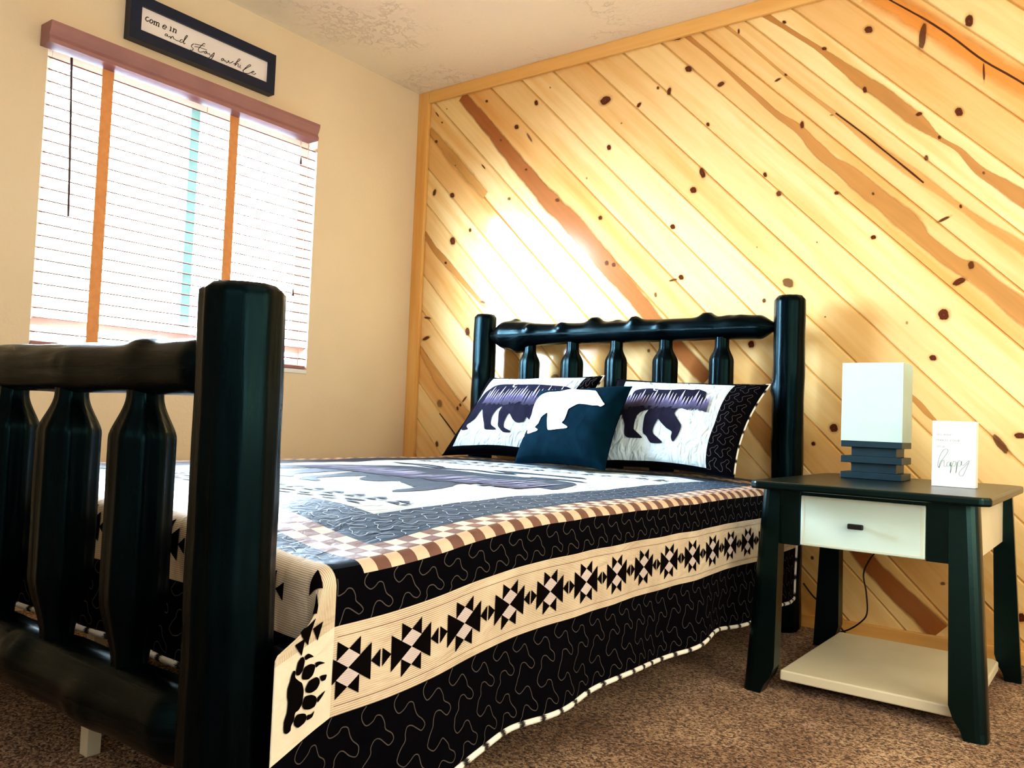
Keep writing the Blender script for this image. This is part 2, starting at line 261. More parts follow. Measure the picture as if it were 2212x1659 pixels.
def mat_carpet():
    m, nt, nd, lk, bs = new_mat('speckled_brown_carpet')
    tc = nd.new('ShaderNodeTexCoord')
    v = N(nd, 'ShaderNodeTexVoronoi', Scale=210); v.feature = 'F1'
    n1 = N(nd, 'ShaderNodeTexNoise', Scale=120, Detail=4, Roughness=.7)
    n2 = N(nd, 'ShaderNodeTexNoise', Scale=3, Detail=3)
    for n in (n1, n2): lk.new(tc.outputs['Object'], n.inputs['Vector'])
    wob = N(nd, 'ShaderNodeVectorMath', operation='ADD')
    sc = N(nd, 'ShaderNodeVectorMath', operation='SCALE'); sc.inputs['Scale'].default_value = .01
    lk.new(n1.outputs['Color'], sc.inputs[0]); lk.new(tc.outputs['Object'], wob.inputs[0]); lk.new(sc.outputs[0], wob.inputs[1])
    lk.new(wob.outputs[0], v.inputs['Vector'])
    sep = nd.new('ShaderNodeSeparateColor'); lk.new(v.outputs['Color'], sep.inputs[0])
    r = ramp(nd, [(0, srgb(66, 46, 36)), (.3, srgb(140, 108, 84)), (.62, srgb(204, 170, 138)), (1, srgb(244, 218, 188))])
    lk.new(sep.outputs[0], r.inputs[0])
    r2 = ramp(nd, [(.3, srgb(170, 150, 140)), (.7, srgb(255, 255, 255))]); lk.new(n2.outputs['Fac'], r2.inputs[0])
    c = mixc(nd, lk, 1.0, r.outputs[0], r2.outputs[0], 'MULTIPLY')
    lk.new(c, bs.inputs['Base Color'])
    bs.inputs['Roughness'].default_value = 1
    bs.inputs['Specular IOR Level'].default_value = .1
    bs.inputs['Sheen Weight'].default_value = .15
    inv = N(nd, 'ShaderNodeMath', operation='SUBTRACT'); inv.inputs[0].default_value = 1.0
    lk.new(v.outputs['Distance'], inv.inputs[1])
    b = N(nd, 'ShaderNodeBump', Strength=.9, Distance=.004)
    lk.new(inv.outputs[0], b.inputs['Height']); lk.new(b.outputs[0], bs.inputs['Normal'])
    return m
M['carpet'] = mat_carpet()

def wood_nodes(nd, lk, plank=True):
    """pine colour built in 'UVMap' space: u along the grain, v across (metres)"""
    uv = N(nd, 'ShaderNodeUVMap', uv_map='UVMap')
    at = N(nd, 'ShaderNodeAttribute', attribute_name='plank')
    off = nd.new('ShaderNodeCombineXYZ'); lk.new(at.outputs['Fac'], off.inputs[2])
    mul = N(nd, 'ShaderNodeVectorMath', operation='SCALE'); mul.inputs['Scale'].default_value = 37.0
    lk.new(off.outputs[0], mul.inputs[0])
    add = N(nd, 'ShaderNodeVectorMath', operation='ADD')
    lk.new(uv.outputs[0], add.inputs[0]); lk.new(mul.outputs[0], add.inputs[1])
    mp = nd.new('ShaderNodeMapping'); mp.inputs['Scale'].default_value = (1.6, 30, 1)
    lk.new(add.outputs[0], mp.inputs['Vector'])
    n1 = N(nd, 'ShaderNodeTexNoise', Scale=1.0, Detail=6, Roughness=.6, Distortion=.8); lk.new(mp.outputs[0], n1.inputs['Vector'])
    mp2 = nd.new('ShaderNodeMapping'); mp2.inputs['Scale'].default_value = (1.1, 12, 1)
    lk.new(add.outputs[0], mp2.inputs['Vector'])
    n2 = N(nd, 'ShaderNodeTexNoise', Scale=1.0, Detail=3, Roughness=.5); lk.new(mp2.outputs[0], n2.inputs['Vector'])
    r1 = ramp(nd, [(.25, srgb(234, 205, 146)), (.5, srgb(242, 217, 162)), (.78, srgb(247, 225, 176))])
    lk.new(n1.outputs['Fac'], r1.inputs[0])
    r2 = ramp(nd, [(.28, srgb(240, 214, 172)), (.5, srgb(255, 255, 255))]); lk.new(n2.outputs['Fac'], r2.inputs[0])
    c = mixc(nd, lk, .75, r1.outputs[0], r2.outputs[0], 'MULTIPLY')
    fr = N(nd, 'ShaderNodeMath', operation='FRACT')
    m7 = N(nd, 'ShaderNodeMath', operation='MULTIPLY'); m7.inputs[1].default_value = 7.31
    lk.new(at.outputs['Fac'], m7.inputs[0]); lk.new(m7.outputs[0], fr.inputs[0])
    r3 = ramp(nd, [(0, srgb(236, 214, 190)), (1, (1, 1, 1, 1))]); lk.new(fr.outputs[0], r3.inputs[0])
    c = mixc(nd, lk, 1.0, c, r3.outputs[0], 'MULTIPLY')
    return c, n1

def mat_pine(name, overlay=None, strength=1.0, rough=.15):
    """overlay None: plain board; 'knot': radial knot from 'KnotUV'; 'streak': heartwood band"""
    m, nt, nd, lk, bs = new_mat(name)
    c, n1 = wood_nodes(nd, lk)
    if overlay == 'knot':
        k = N(nd, 'ShaderNodeUVMap', uv_map='KnotUV')
        mp = N(nd, 'ShaderNodeVectorMath', operation='SCALE'); mp.inputs['Scale'].default_value = 1.0
        nz = N(nd, 'ShaderNodeTexNoise', Scale=3.0, Detail=3); lk.new(k.outputs[0], nz.inputs['Vector'])
        ln = N(nd, 'ShaderNodeVectorMath', operation='LENGTH'); lk.new(k.outputs[0], ln.inputs[0])
        ad = N(nd, 'ShaderNodeMath', operation='MULTIPLY_ADD'); ad.inputs[1].default_value = .35; ad.inputs[2].default_value = -.17
        lk.new(nz.outputs['Fac'], ad.inputs[0])
        sm = N(nd, 'ShaderNodeMath', operation='ADD'); lk.new(ln.outputs['Value'], sm.inputs[0]); lk.new(ad.outputs[0], sm.inputs[1])
        kc = ramp(nd, [(0, srgb(120, 62, 30)), (.18, srgb(80, 34, 18)), (.42, srgb(100, 46, 22)), (.5, srgb(56, 24, 12)), (.56, srgb(176, 120, 60)), (1, srgb(214, 164, 92))])
        lk.new(sm.outputs[0], kc.inputs[0])
        fk = ramp(nd, [(.50, (1, 1, 1, 1)), (.58, (.28, .28, .28, 1)), (.95, (0, 0, 0, 1))]); lk.new(sm.outputs[0], fk.inputs[0])
        st = N(nd, 'ShaderNodeAttribute', attribute_name='knot')
        ml = N(nd, 'ShaderNodeMath', operation='MULTIPLY'); lk.new(fk.outputs[0], ml.inputs[0]); lk.new(st.outputs['Fac'], ml.inputs[1])
        c = kc.outputs[0]; tfac = ml.outputs[0]
    elif overlay:
        k = N(nd, 'ShaderNodeUVMap', uv_map='KnotUV')
        sx = nd.new('ShaderNodeSeparateXYZ'); lk.new(k.outputs[0], sx.inputs[0])
        nz = N(nd, 'ShaderNodeTexNoise', Scale=9.0, Detail=3)
        mp = nd.new('ShaderNodeMapping'); mp.inputs['Scale'].default_value = (1, .12, 1)
        lk.new(k.outputs[0], mp.inputs['Vector']); lk.new(mp.outputs[0], nz.inputs['Vector'])
        ab = N(nd, 'ShaderNodeMath', operation='ABSOLUTE'); lk.new(sx.outputs['Y'], ab.inputs[0])
        ad = N(nd, 'ShaderNodeMath', operation='MULTIPLY_ADD'); ad.inputs[1].default_value = .5; ad.inputs[2].default_value = -.25
        lk.new(nz.outputs['Fac'], ad.inputs[0])
        sm = N(nd, 'ShaderNodeMath', operation='ADD'); lk.new(ab.outputs[0], sm.inputs[0]); lk.new(ad.outputs[0], sm.inputs[1])
        soft = .45 if overlay[1] else .2
        fk = ramp(nd, [(.8 - soft, (1, 1, 1, 1)), (.86, (0, 0, 0, 1))]); lk.new(sm.outputs[0], fk.inputs[0])
        g = ramp(nd, [(.3, overlay[0]), (.7, tuple(min(1, q * 1.25) for q in overlay[0][:3]) + (1,))])
        lk.new(n1.outputs['Fac'], g.inputs[0])
        ml = N(nd, 'ShaderNodeMath', operation='MULTIPLY'); lk.new(fk.outputs[0], ml.inputs[0]); ml.inputs[1].default_value = strength
        c = g.outputs[0]; tfac = ml.outputs[0]
    if overlay:
        tr = nd.new('ShaderNodeBsdfTransparent'); mxs = nd.new('ShaderNodeMixShader')
        lk.new(tfac, mxs.inputs[0]); lk.new(tr.outputs[0], mxs.inputs[1]); lk.new(bs.outputs[0], mxs.inputs[2])
        lk.new(mxs.outputs[0], nd['Material Output'].inputs['Surface'])
    lk.new(c, bs.inputs['Base Color'])
    bs.inputs['Roughness'].default_value = rough
    bs.inputs['Specular IOR Level'].default_value = .45
    b = N(nd, 'ShaderNodeBump', Strength=.02, Distance=.001)
    lk.new(n1.outputs['Fac'], b.inputs['Height']); lk.new(b.outputs[0], bs.inputs['Normal'])
    return m
M['pine'] = mat_pine('knotty_pine')
M['knot'] = mat_pine('pine_knot', 'knot')
M['st0'] = mat_pine('pine_faint_streak', (srgb(206, 158, 92), True), .75)
M['st1'] = mat_pine('pine_heart_streak', (srgb(184, 134, 76), False), .85)
M['st2'] = mat_pine('pine_dark_streak', (srgb(164, 104, 58), False), .85)
M['st3'] = mat_pine('pine_crack', (srgb(70, 36, 16), False), .95)
M['st4'] = mat_pine('pine_orange_tint', (srgb(226, 150, 66), True), .6)

def mat_log():
    m, nt, nd, lk, bs = new_mat('black_painted_log')
    uv = N(nd, 'ShaderNodeUVMap', uv_map='UVMap')
    mp = nd.new('ShaderNodeMapping'); mp.inputs['Scale'].default_value = (6, 60, 1)
    lk.new(uv.outputs[0], mp.inputs['Vector'])
    n1 = N(nd, 'ShaderNodeTexNoise', Scale=1.0, Detail=6, Roughness=.6, Distortion=.6); lk.new(mp.outputs[0], n1.inputs['Vector'])
    tc = nd.new('ShaderNodeTexCoord')
    n2 = N(nd, 'ShaderNodeTexNoise', Scale=9, Detail=3); lk.new(tc.outputs['Object'], n2.inputs['Vector'])
    r = ramp(nd, [(.35, (.0002, .0003, .0009, 1)), (.7, (.0004, .0018, .0028, 1))]); lk.new(n2.outputs['Fac'], r.inputs[0])
    lk.new(r.outputs[0], bs.inputs['Base Color'])
    rr = ramp(nd, [(.3, (.22, .22, .22, 1)), (.7, (.42, .42, .42, 1))]); lk.new(n1.outputs['Fac'], rr.inputs[0])
    lk.new(rr.outputs[0], bs.inputs['Roughness'])
    bs.inputs['Specular IOR Level'].default_value = .22
    bs.inputs['Specular Tint'].default_value = (.22, .56, .66, 1)
    b = N(nd, 'ShaderNodeBump', Strength=.5, Distance=.002)
    lk.new(n1.outputs['Fac'], b.inputs['Height']); lk.new(b.outputs[0], bs.inputs['Normal'])
    return m
M['log'] = mat_log()

def mat_blackpaint(name='black_green_paint', c1=(.0004, .0020, .0026, 1), c2=(.0008, .0042, .0048, 1), rough=.28):
    m = noisy(name, c1, c2, 5, rough, .15, 140, spec=.5, bdist=.001)
    m.node_tree.nodes['Principled BSDF'].inputs['Specular Tint'].default_value = (.45, .9, .92, 1)
    return m
M['black'] = mat_blackpaint()
M['navy'] = noisy('navy_black_frame', srgb(10, 24, 52), srgb(14, 34, 64), 12, .4)
M['lampbase'] = noisy('dark_slate_lamp_base', srgb(4, 38, 50), srgb(7, 46, 58), 12, .45)
M['cream'] = noisy('cream_paint', srgb(222, 218, 196), srgb(230, 226, 206), 6, .42, .1, 160, bdist=.001)
M['drawer'] = noisy('cool_lit_drawer_paint', srgb(204, 230, 226), srgb(214, 238, 234), 6, .4, .1, 120, bdist=.001)  # cream paint like the shelf, cool light on the front put into its colour
M['metal'] = noisy('black_metal', (.004, .004, .005, 1), (.01, .01, .012, 1), 20, .35)
M['signwhite'] = noisy('sign_panel_white', srgb(226, 220, 222), srgb(232, 227, 229), 4, .6)
M['cardwhite'] = noisy('white_block', srgb(240, 240, 240), srgb(247, 247, 247), 4, .5)
M['ink'] = noisy('black_ink', (.006, .005, .005, 1), (.01, .009, .009, 1), 10, .6)
M['greenink'] = noisy('grey_green_ink', srgb(92, 116, 108), srgb(104, 128, 118), 10, .6)
M['valance'] = noisy('dusty_mauve_wood', srgb(150, 110, 112), srgb(162, 120, 120), 7, .45)
M['tape'] = noisy('orange_tan_tape', srgb(214, 150, 96), srgb(224, 162, 108), 40, .8)
M['cordp'] = noisy('pink_cord', srgb(224, 170, 160), srgb(232, 180, 170), 40, .8)
M['darkplastic'] = noisy('dark_wand', srgb(70, 48, 50), srgb(82, 58, 58), 30, .3)
M['plug'] = noisy('power_cable', (.004, .004, .005, 1), (.008, .008, .01, 1), 30, .4)

def mat_translucent(name, col, trans=.5, emis=0):
    m, nt, nd, lk, bs = new_mat(name)
    tc = nd.new('ShaderNodeTexCoord')
    n1 = N(nd, 'ShaderNodeTexNoise', Scale=30, Detail=3); lk.new(tc.outputs['Object'], n1.inputs['Vector'])
    r = ramp(nd, [(.3, tuple(q * .96 for q in col[:3]) + (1,)), (.7, col)]); lk.new(n1.outputs['Fac'], r.inputs[0])
    lk.new(r.outputs[0], bs.inputs['Base Color']); bs.inputs['Roughness'].default_value = .6
    t = nd.new('ShaderNodeBsdfTranslucent'); lk.new(r.outputs[0], t.inputs['Color'])
    mx = nd.new('ShaderNodeMixShader'); mx.inputs[0].default_value = trans
    lk.new(bs.outputs[0], mx.inputs[1]); lk.new(t.outputs[0], mx.inputs[2])
    lk.new(mx.outputs[0], nd['Material Output'].inputs['Surface'])
    return m
M['slat'] = noisy('backlit_blind_slat', srgb(120, 84, 74), srgb(134, 96, 84), 20, .6)  # white slats coloured dark, so their backlit edges show against the bright window
M['shade'] = mat_translucent('white_fabric_shade', srgb(206, 226, 218), .25)
M['litslat'] = noisy('lit_blind_slat', srgb(232, 186, 172), srgb(238, 196, 182), 20, .5)  # lighter copy of the slat colour, for the tilted slat's lit face

def mat_glass():
    m, nt, nd, lk, bs = new_mat('window_glass')
    nd.remove(bs)
    t = nd.new('ShaderNodeBsdfTransparent'); t.inputs[0].default_value = (.96, .98, .98, 1)
    g = nd.new('ShaderNodeBsdfGlossy'); g.inputs['Roughness'].default_value = .02
    mx = nd.new('ShaderNodeMixShader'); mx.inputs[0].default_value = .04; lk.new(t.outputs[0], mx.inputs[1]); lk.new(g.outputs[0], mx.inputs[2])
    lk.new(mx.outputs[0], nd['Material Output'].inputs['Surface'])
    return m
M['glass'] = mat_glass()

def mat_fabric(name, c1, c2, pucker=.6, pscale=28, rough=.9, stripe=None, stripecol=None, sheen=.0, dist=.004, spec=.2, tint=(1, 1, 1, 1)):
    """quilt cotton; UVMap in metres. stripe 0: lines constant in u, 1: constant in v"""
    m, nt, nd, lk, bs = new_mat(name)
    uv = N(nd, 'ShaderNodeUVMap', uv_map='UVMap')
    n1 = N(nd, 'ShaderNodeTexNoise', Scale=22, Detail=4); lk.new(uv.outputs[0], n1.inputs['Vector'])
    r = ramp(nd, [(.3, c1), (.7, c2)]); lk.new(n1.outputs['Fac'], r.inputs[0])
    col = r.outputs[0]
    if stripe is not None:
        sx = nd.new('ShaderNodeSeparateXYZ'); lk.new(uv.outputs[0], sx.inputs[0])
        mu = N(nd, 'ShaderNodeMath', operation='MULTIPLY'); mu.inputs[1].default_value = 1 / .0034
        lk.new(sx.outputs[stripe], mu.inputs[0])
        fr = N(nd, 'ShaderNodeMath', operation='FRACT'); lk.new(mu.outputs[0], fr.inputs[0])
        gt = ramp(nd, [(.68, (0, 0, 0, 1)), (.74, (1, 1, 1, 1))]); lk.new(fr.outputs[0], gt.inputs[0])
        n5 = N(nd, 'ShaderNodeTexNoise', Scale=9, Detail=2); lk.new(uv.outputs[0], n5.inputs['Vector'])
        r5 = ramp(nd, [(.35, (.25, .25, .25, 1)), (.6, (.8, .8, .8, 1))]); lk.new(n5.outputs['Fac'], r5.inputs[0])
        ml = N(nd, 'ShaderNodeMath', operation='MULTIPLY'); lk.new(gt.outputs[0], ml.inputs[0]); lk.new(r5.outputs[0], ml.inputs[1])
        col = mixc(nd, lk, ml.outputs[0], col, stripecol)
    lk.new(col, bs.inputs['Base Color'])
    bs.inputs['Roughness'].default_value = rough
    bs.inputs['Specular IOR Level'].default_value = spec
    bs.inputs['Specular Tint'].default_value = tint; bs.inputs['Sheen Tint'].default_value = tint
    bs.inputs['Sheen Weight'].default_value = sheen
    mp = nd.new('ShaderNodeMapping'); mp.inputs['Rotation'].default_value = (0, 0, .5); mp.inputs['Scale'].default_value = (1, .55, 1)
    lk.new(uv.outputs[0], mp.inputs['Vector'])
    n2 = N(nd, 'ShaderNodeTexNoise', Scale=pscale, Detail=3, Roughness=.45, Distortion=1.4); lk.new(mp.outputs[0], n2.inputs['Vector'])
    b = N(nd, 'ShaderNodeBump', Strength=pucker, Distance=dist)
    lk.new(n2.outputs['Fac'], b.inputs['Height']); lk.new(b.outputs[0], bs.inputs['Normal'])
    return m
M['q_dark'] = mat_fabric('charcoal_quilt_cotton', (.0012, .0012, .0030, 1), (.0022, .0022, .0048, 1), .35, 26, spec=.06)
M['q_topdark'] = mat_fabric('window_lit_quilt_cotton', (.003, .008, .024, 1), (.006, .014, .036, 1), .8, 30, rough=.55, sheen=.06, spec=.28, tint=(.45, .72, 1, 1))  # same dark cotton on the top, blue window reflection mixed into its colour
M['q_navy'] = mat_fabric('navy_print_cotton', (.008, .008, .020, 1), (.014, .013, .030, 1), .8, 30, spec=.1)
M['q_cream'] = mat_fabric('cream_quilt_cotton', srgb(216, 210, 194), srgb(226, 221, 206), .7, 24)
M['q_white'] = mat_fabric('white_quilted_cotton', srgb(180, 194, 202), srgb(198, 210, 217), 1.0, 30, dist=.010)
M['sham_white'] = mat_fabric('pale_blue_white_quilted_cotton', srgb(176, 196, 206), srgb(196, 212, 220), 1.0, 26, dist=.016)
M['q_stripeu'] = mat_fabric('cream_pinstripe_lengthwise', srgb(206, 192, 172), srgb(218, 206, 186), .9, 16, dist=.008, stripe=0, stripecol=srgb(120, 96, 78))
M['q_stripev'] = mat_fabric('cream_pinstripe_crosswise', srgb(206, 192, 172), srgb(218, 206, 186), .9, 16, dist=.008, stripe=1, stripecol=srgb(120, 96, 78))
M['q_lav'] = mat_fabric('lavender_grey_pinstripe', srgb(200, 190, 192), srgb(208, 198, 200), .4, 20, stripe=0, stripecol=srgb(150, 138, 140))
M['q_tan'] = mat_fabric('tan_check', srgb(206, 184, 164), srgb(214, 194, 176), .5, 30, rough=.5, spec=.5)
M['q_brown'] = mat_fabric('brown_check', srgb(102, 72, 68), srgb(116, 84, 80), .5, 30, rough=.45, spec=.6)
M['thread'] = noisy('grey_quilting_thread', srgb(72, 67, 68), srgb(84, 77, 77), 60, .7)
M['q_black'] = mat_fabric('black_applique', (.0022, .0014, .0016, 1), (.004, .0026, .003, 1), .3, 26, spec=.06)
M['t_dark'] = mat_fabric('dark_teal_cushion_cotton', (.0004, .011, .022, 1), (.0008, .017, .031, 1), .6, 9, dist=.010, spec=.05)
M['t_white'] = mat_fabric('white_bear_applique', srgb(244, 246, 242), srgb(250, 250, 246), .3, 12)

def mat_tree():
    m, nt, nd, lk, bs = new_mat('lavender_mountain_print')
    uv = N(nd, 'ShaderNodeUVMap', uv_map='UVMap')
    sx = nd.new('ShaderNodeSeparateXYZ'); lk.new(uv.outputs[0], sx.inputs[0])
    r = ramp(nd, [(0, srgb(26, 24, 44)), (.35, srgb(74, 70, 102)), (.7, srgb(158, 152, 184)), (1, srgb(226, 228, 238))])
    lk.new(sx.outputs['Y'], r.inputs[0]); lk.new(r.outputs[0], bs.inputs['Base Color'])
    bs.inputs['Roughness'].default_value = .9
    return m
M['tree'] = mat_tree()

def mat_binding():
    m, nt, nd, lk, bs = new_mat('black_white_binding')
    uv = N(nd, 'ShaderNodeUVMap', uv_map='UVMap')
    sx = nd.new('ShaderNodeSeparateXYZ'); lk.new(uv.outputs[0], sx.inputs[0])
    nz = N(nd, 'ShaderNodeTexNoise', Scale=60, Detail=3, Distortion=1.0); lk.new(uv.outputs[0], nz.inputs['Vector'])
    ma = N(nd, 'ShaderNodeMath', operation='MULTIPLY_ADD'); ma.inputs[1].default_value = 1 / .062; ma.inputs[2].default_value = 0
    lk.new(sx.outputs['X'], ma.inputs[0])
    ad = N(nd, 'ShaderNodeMath', operation='MULTIPLY_ADD'); ad.inputs[1].default_value = .5; lk.new(nz.outputs['Fac'], ad.inputs[0]); lk.new(ma.outputs[0], ad.inputs[2])
    fr = N(nd, 'ShaderNodeMath', operation='FRACT'); lk.new(ad.outputs[0], fr.inputs[0])
    r = ramp(nd, [(.24, (.01, .01, .012, 1)), (.27, srgb(235, 235, 230))]); lk.new(fr.outputs[0], r.inputs[0])
    lk.new(r.outputs[0], bs.inputs['Base Color']); bs.inputs['Roughness'].default_value = .85
    return m
M['binding'] = mat_binding()
M['leaf'] = noisy('pale_leaf', srgb(150, 190, 160), srgb(170, 205, 176), 9, .7)
M['bark'] = noisy('bark', srgb(110, 90, 76), srgb(130, 108, 90), 9, .9)
M['fence'] = noisy('reddish_fence_stain', srgb(226, 160, 150), srgb(232, 172, 160), 9, .8)
M['ground'] = noisy('outdoor_ground', srgb(190, 180, 160), srgb(206, 196, 176), 3, .9)
M['mattress'] = noisy('white_ticking', srgb(225, 225, 222), srgb(236, 236, 233), 9, .9)

# ------------------------------------------------------------------ room shell
RX, RY, H = 4.5, -4.5, 2.44
def structure(o): o['kind'] = 'structure'; return o
structure(box('floor', -.12, RX, RY, .12, -.1, 0, M['carpet']))
structure(box('ceiling', -.12, RX + .1, RY - .1, .12, H, H + .1, M['ceiling']))
structure(box('wall_right', RX, RX + .1, RY, .12, -.1, H, M['paint']))
structure(box('wall_front', -.12, RX + .1, RY - .1, RY, -.1, H, M['paint']))
WY0, WY1, WZ0, WZ1 = -1.888, -.680, .915, 2.005
mb = MB()
for (a, b, c, d) in ((RY, WY0, 0, H), (WY1, .0, 0, H), (WY0, WY1, 0, WZ0), (WY0, WY1, WZ1, H)):
    v, f = box_vf(-.12, 0, a, b, c, d); mb.add(v, f)
structure(mb.build('wall_left', M['paint']))

# --- diagonal pine boards: x+z = const
def clip(poly, A, B, C):
    """keep A*x+B*z<=C"""
    out = []
    for i in range(len(poly)):
        p, q = poly[i], poly[(i + 1) % len(poly)]
        dp = A * p[0] + B * p[1] - C; dq = A * q[0] + B * q[1] - C
        if dp <= 0: out.append(p)
        if (dp < 0 < dq) or (dq < 0 < dp):
            t = dp / (dp - dq); out.append((p[0] + (q[0] - p[0]) * t, p[1] + (q[1] - p[1]) * t))
    return out
STEP, S0 = .1885, .268 + 2.4
rect = [(0, 0), (RX, 0), (RX, H), (0, H)]
V = []; F = []; UV = []; MI = []; PL = []; KUV = []; KN = []
S2 = sqrt(2)
def wood_uv(x, z): return ((x - z) / S2, (x + z) / S2)
def plank_of(x, z): return math.floor((x + z - S0) / STEP)
def plank_rnd(k): return (k * .61803) % 1.0
def wadd(poly, yf, mi, pl, kuv=None, kn=0.0):
    k = len(V)
    for i, (x, z) in enumerate(poly):
        V.append((x, yf(x, z), z))
        UV.append(wood_uv(x, z)); KUV.append(kuv[i] if kuv else (0, 0))
    F.append(tuple(range(k, k + len(poly)))); MI.append(mi); PL.append(pl); KN.append(kn)
G = .0055 * S2
for k in range(-16, 26):
    c0 = S0 + k * STEP; c1 = c0 + STEP
    for a, b in ((c0, c0 + G), (c0 + G, c1 - G), (c1 - G, c1)):
        P = clip(clip(rect, -1, -1, -a), 1, 1, b)
        if len(P) < 3: continue
        def yf(x, z, c0=c0, c1=c1):
            s = x + z; d = min(abs(s - c0), abs(c1 - s))
            return .009 * (1 - min(1, d / G))
        wadd(P, yf, 0, plank_rnd(k))
# back face so that the wall is a solid thing
nb = len(V)
for q in rect: V.append((q[0], .1, q[1])); UV.append((0, 0)); KUV.append((0, 0))
F.append((nb, nb + 3, nb + 2, nb + 1)); MI.append(0); PL.append(0); KN.append(0)
# knots: soft discs lying flush with the board faces
rk = random.Random(21)
for _ in range(46):
    x_, z_, r_ = rk.uniform(3.0, 4.4), rk.uniform(.15, 2.3), rk.uniform(.006, .014)
    KNOTS.append([x_, z_, r_ * rk.uniform(.9, 1.5), 0.0, 0.0, r_, rk.uniform(.7, 1)])
for i, (x, z, ax, az, bx, bz, st) in enumerate(KNOTS):
    k = plank_of(x, z)
    n = 20; R = 1.9; off = -.0006 - (i % 5) * .00008
    ring = [(x + R * (ax * cos(t) + bx * sin(t)), z + R * (az * cos(t) + bz * sin(t))) for t in [2 * pi * j / n for j in range(n)]]
    pts = [(p, (R / 1.9 * cos(t), R / 1.9 * sin(t))) for p, t in zip(ring, [2 * pi * j / n for j in range(n)])]
    pl = plank_rnd(k)
    for j in range(n):
        p, u = pts[j]; q, w = pts[(j + 1) % n]
        area = (p[0] - x) * (q[1] - z) - (q[0] - x) * (p[1] - z)
        tri = [(x, z), p, q]; uv3 = [(0, 0), u, w]
        if area < 0: tri = tri[::-1]; uv3 = uv3[::-1]
        wadd(tri, lambda a, b: off, 1, pl, uv3, st)
for si, (kind, pts) in enumerate(STREAKS):
    if pts[-1][0] > 2.55:   # boards run on past what the photo shows
        (xa, za, wa), (xb, zb_, wb_) = pts[-2], pts[-1]
        pts = list(pts) + [(xb + .3 * k, zb_ - .3 * k, max(.003, wb_ * (1 - .3 * k))) for k in (1, 2, 3)]
    P = catmull([(a, b, w) for a, b, w in pts], 5)
    L = 0; off = -.0003 - si * .00001
    rows = []
    for i, p in enumerate(P):
        t = (P[min(i + 1, len(P) - 1)] - P[max(i - 1, 0)]); t.z = 0; t.normalize()
        nx, nz = -t.y, t.x
        if i: L += (Vector((p.x, p.y)) - Vector((P[i - 1].x, P[i - 1].y))).length
        w = max(.003, p.z) * 1.25
        rows.append(((p.x + nx * w, p.y + nz * w), (p.x - nx * w, p.y - nz * w), L))
    for i in range(len(rows) - 1):
        a, b, l0 = rows[i]; c, d, l1 = rows[i + 1]
        quad = [a, b, d, c]; kv = [(l0, 1), (l0, -1), (l1, -1), (l1, 1)]
        ar = sum(quad[j][0] * quad[(j + 1) % 4][1] - quad[(j + 1) % 4][0] * quad[j][1] for j in range(4))
        if ar < 0: quad = quad[::-1]; kv = kv[::-1]
        if min(q[1] for q in quad) < .0 or max(q[1] for q in quad) > H: continue
        mx = ((a[0] + b[0]) / 2, (a[1] + b[1]) / 2)
        wadd(quad, lambda x, z: off, 2 + kind, plank_rnd(plank_of(*mx)), kv)
me = bpy.data.meshes.new('wall_back')
me.from_pydata(V, [], F)
for mm in ('pine', 'knot', 'st0', 'st1', 'st2', 'st3', 'st4'): me.materials.append(M[mm])
me.polygons.foreach_set('material_index', MI)
u1 = me.uv_layers.new(name='UVMap'); u2 = me.uv_layers.new(name='KnotUV')
for l in me.loops:
    u1.data[l.index].uv = UV[l.vertex_index]; u2.data[l.index].uv = KUV[l.vertex_index]
a = me.attributes.new('plank', 'FLOAT', 'FACE'); a.data.foreach_set('value', PL)
a = me.attributes.new('knot', 'FLOAT', 'FACE'); a.data.foreach_set('value', KN)
wb = bpy.data.objects.new('wall_back', me); COL.objects.link(wb); structure(wb)

def trim(name, x0, x1, y0, y1, z0, z1, vertical=False):
    v, f = box_vf(x0, x1, y0, y1, z0, z1, .003)
    uv = [((q[2], q[0]) if vertical else (q[0], q[2])) for q in v]
    o = obj(name, v, f, M['pine_trim'], uvs=uv, attr={'plank': [.37] * len(f)})
    return structure(o)
def mat_trim():
    m, nt, nd, lk, bs = new_mat('pine_trim')
    c, n1 = wood_nodes(nd, lk)
    c = mixc(nd, lk, 1.0, c, srgb(248, 228, 196), 'MULTIPLY')
    lk.new(c, bs.inputs['Base Color']); bs.inputs['Roughness'].default_value = .35
    return m
M['pine_trim'] = mat_trim()
trim('trim_1', 0.0, .075, -.019, -.0008, 0, H, True)
trim('trim_2', .075, RX, -.019, -.0008, 2.378, H)
trim('baseboard_back', .075, RX, -.019, -.0008, 0, .048)

# ------------------------------------------------------------------ window
XO = -.115
wf = MB()
fw = .045
for a in ((WY0, WY0 + fw, WZ0, WZ1), (WY1 - fw, WY1, WZ0, WZ1), (WY0 + fw, WY1 - fw, WZ0, WZ0 + fw), (WY0 + fw, WY1 - fw, WZ1 - fw, WZ1)):
    v, f = box_vf(XO, XO + .05, a[0], a[1], a[2], a[3], .003); wf.add(v, f)
win = structure(wf.build('window_1', M['white_vinyl']))
M['cyanv'] = noisy('glare_tinted_mullion', srgb(118, 190, 200), srgb(128, 200, 210), 5, .4)  # cyan cast of the overexposed daylight put into the mullion colour
ym = -1.265
o = box('mullion', XO + .004, XO + .046, ym - .022, ym + .022, WZ0 + fw, WZ1 - fw, M['cyanv'], win, .003, 'centre mullion coloured by the window glare')
box('glass_pane', XO + .024, XO + .028, WY0 + fw, ym - .022, WZ0 + fw, WZ1 - fw, M['glass'], win)
box('glass_pane', XO + .024, XO + .028, ym + .022, WY1 - fw, WZ0 + fw, WZ1 - fw, M['glass'], win)
structure(box('trim_3', -.064, 0.004, WY0 + .0005, WY1 - .0005, WZ0 - .018, WZ0 + .0005, M['white_vinyl'], None, .002))

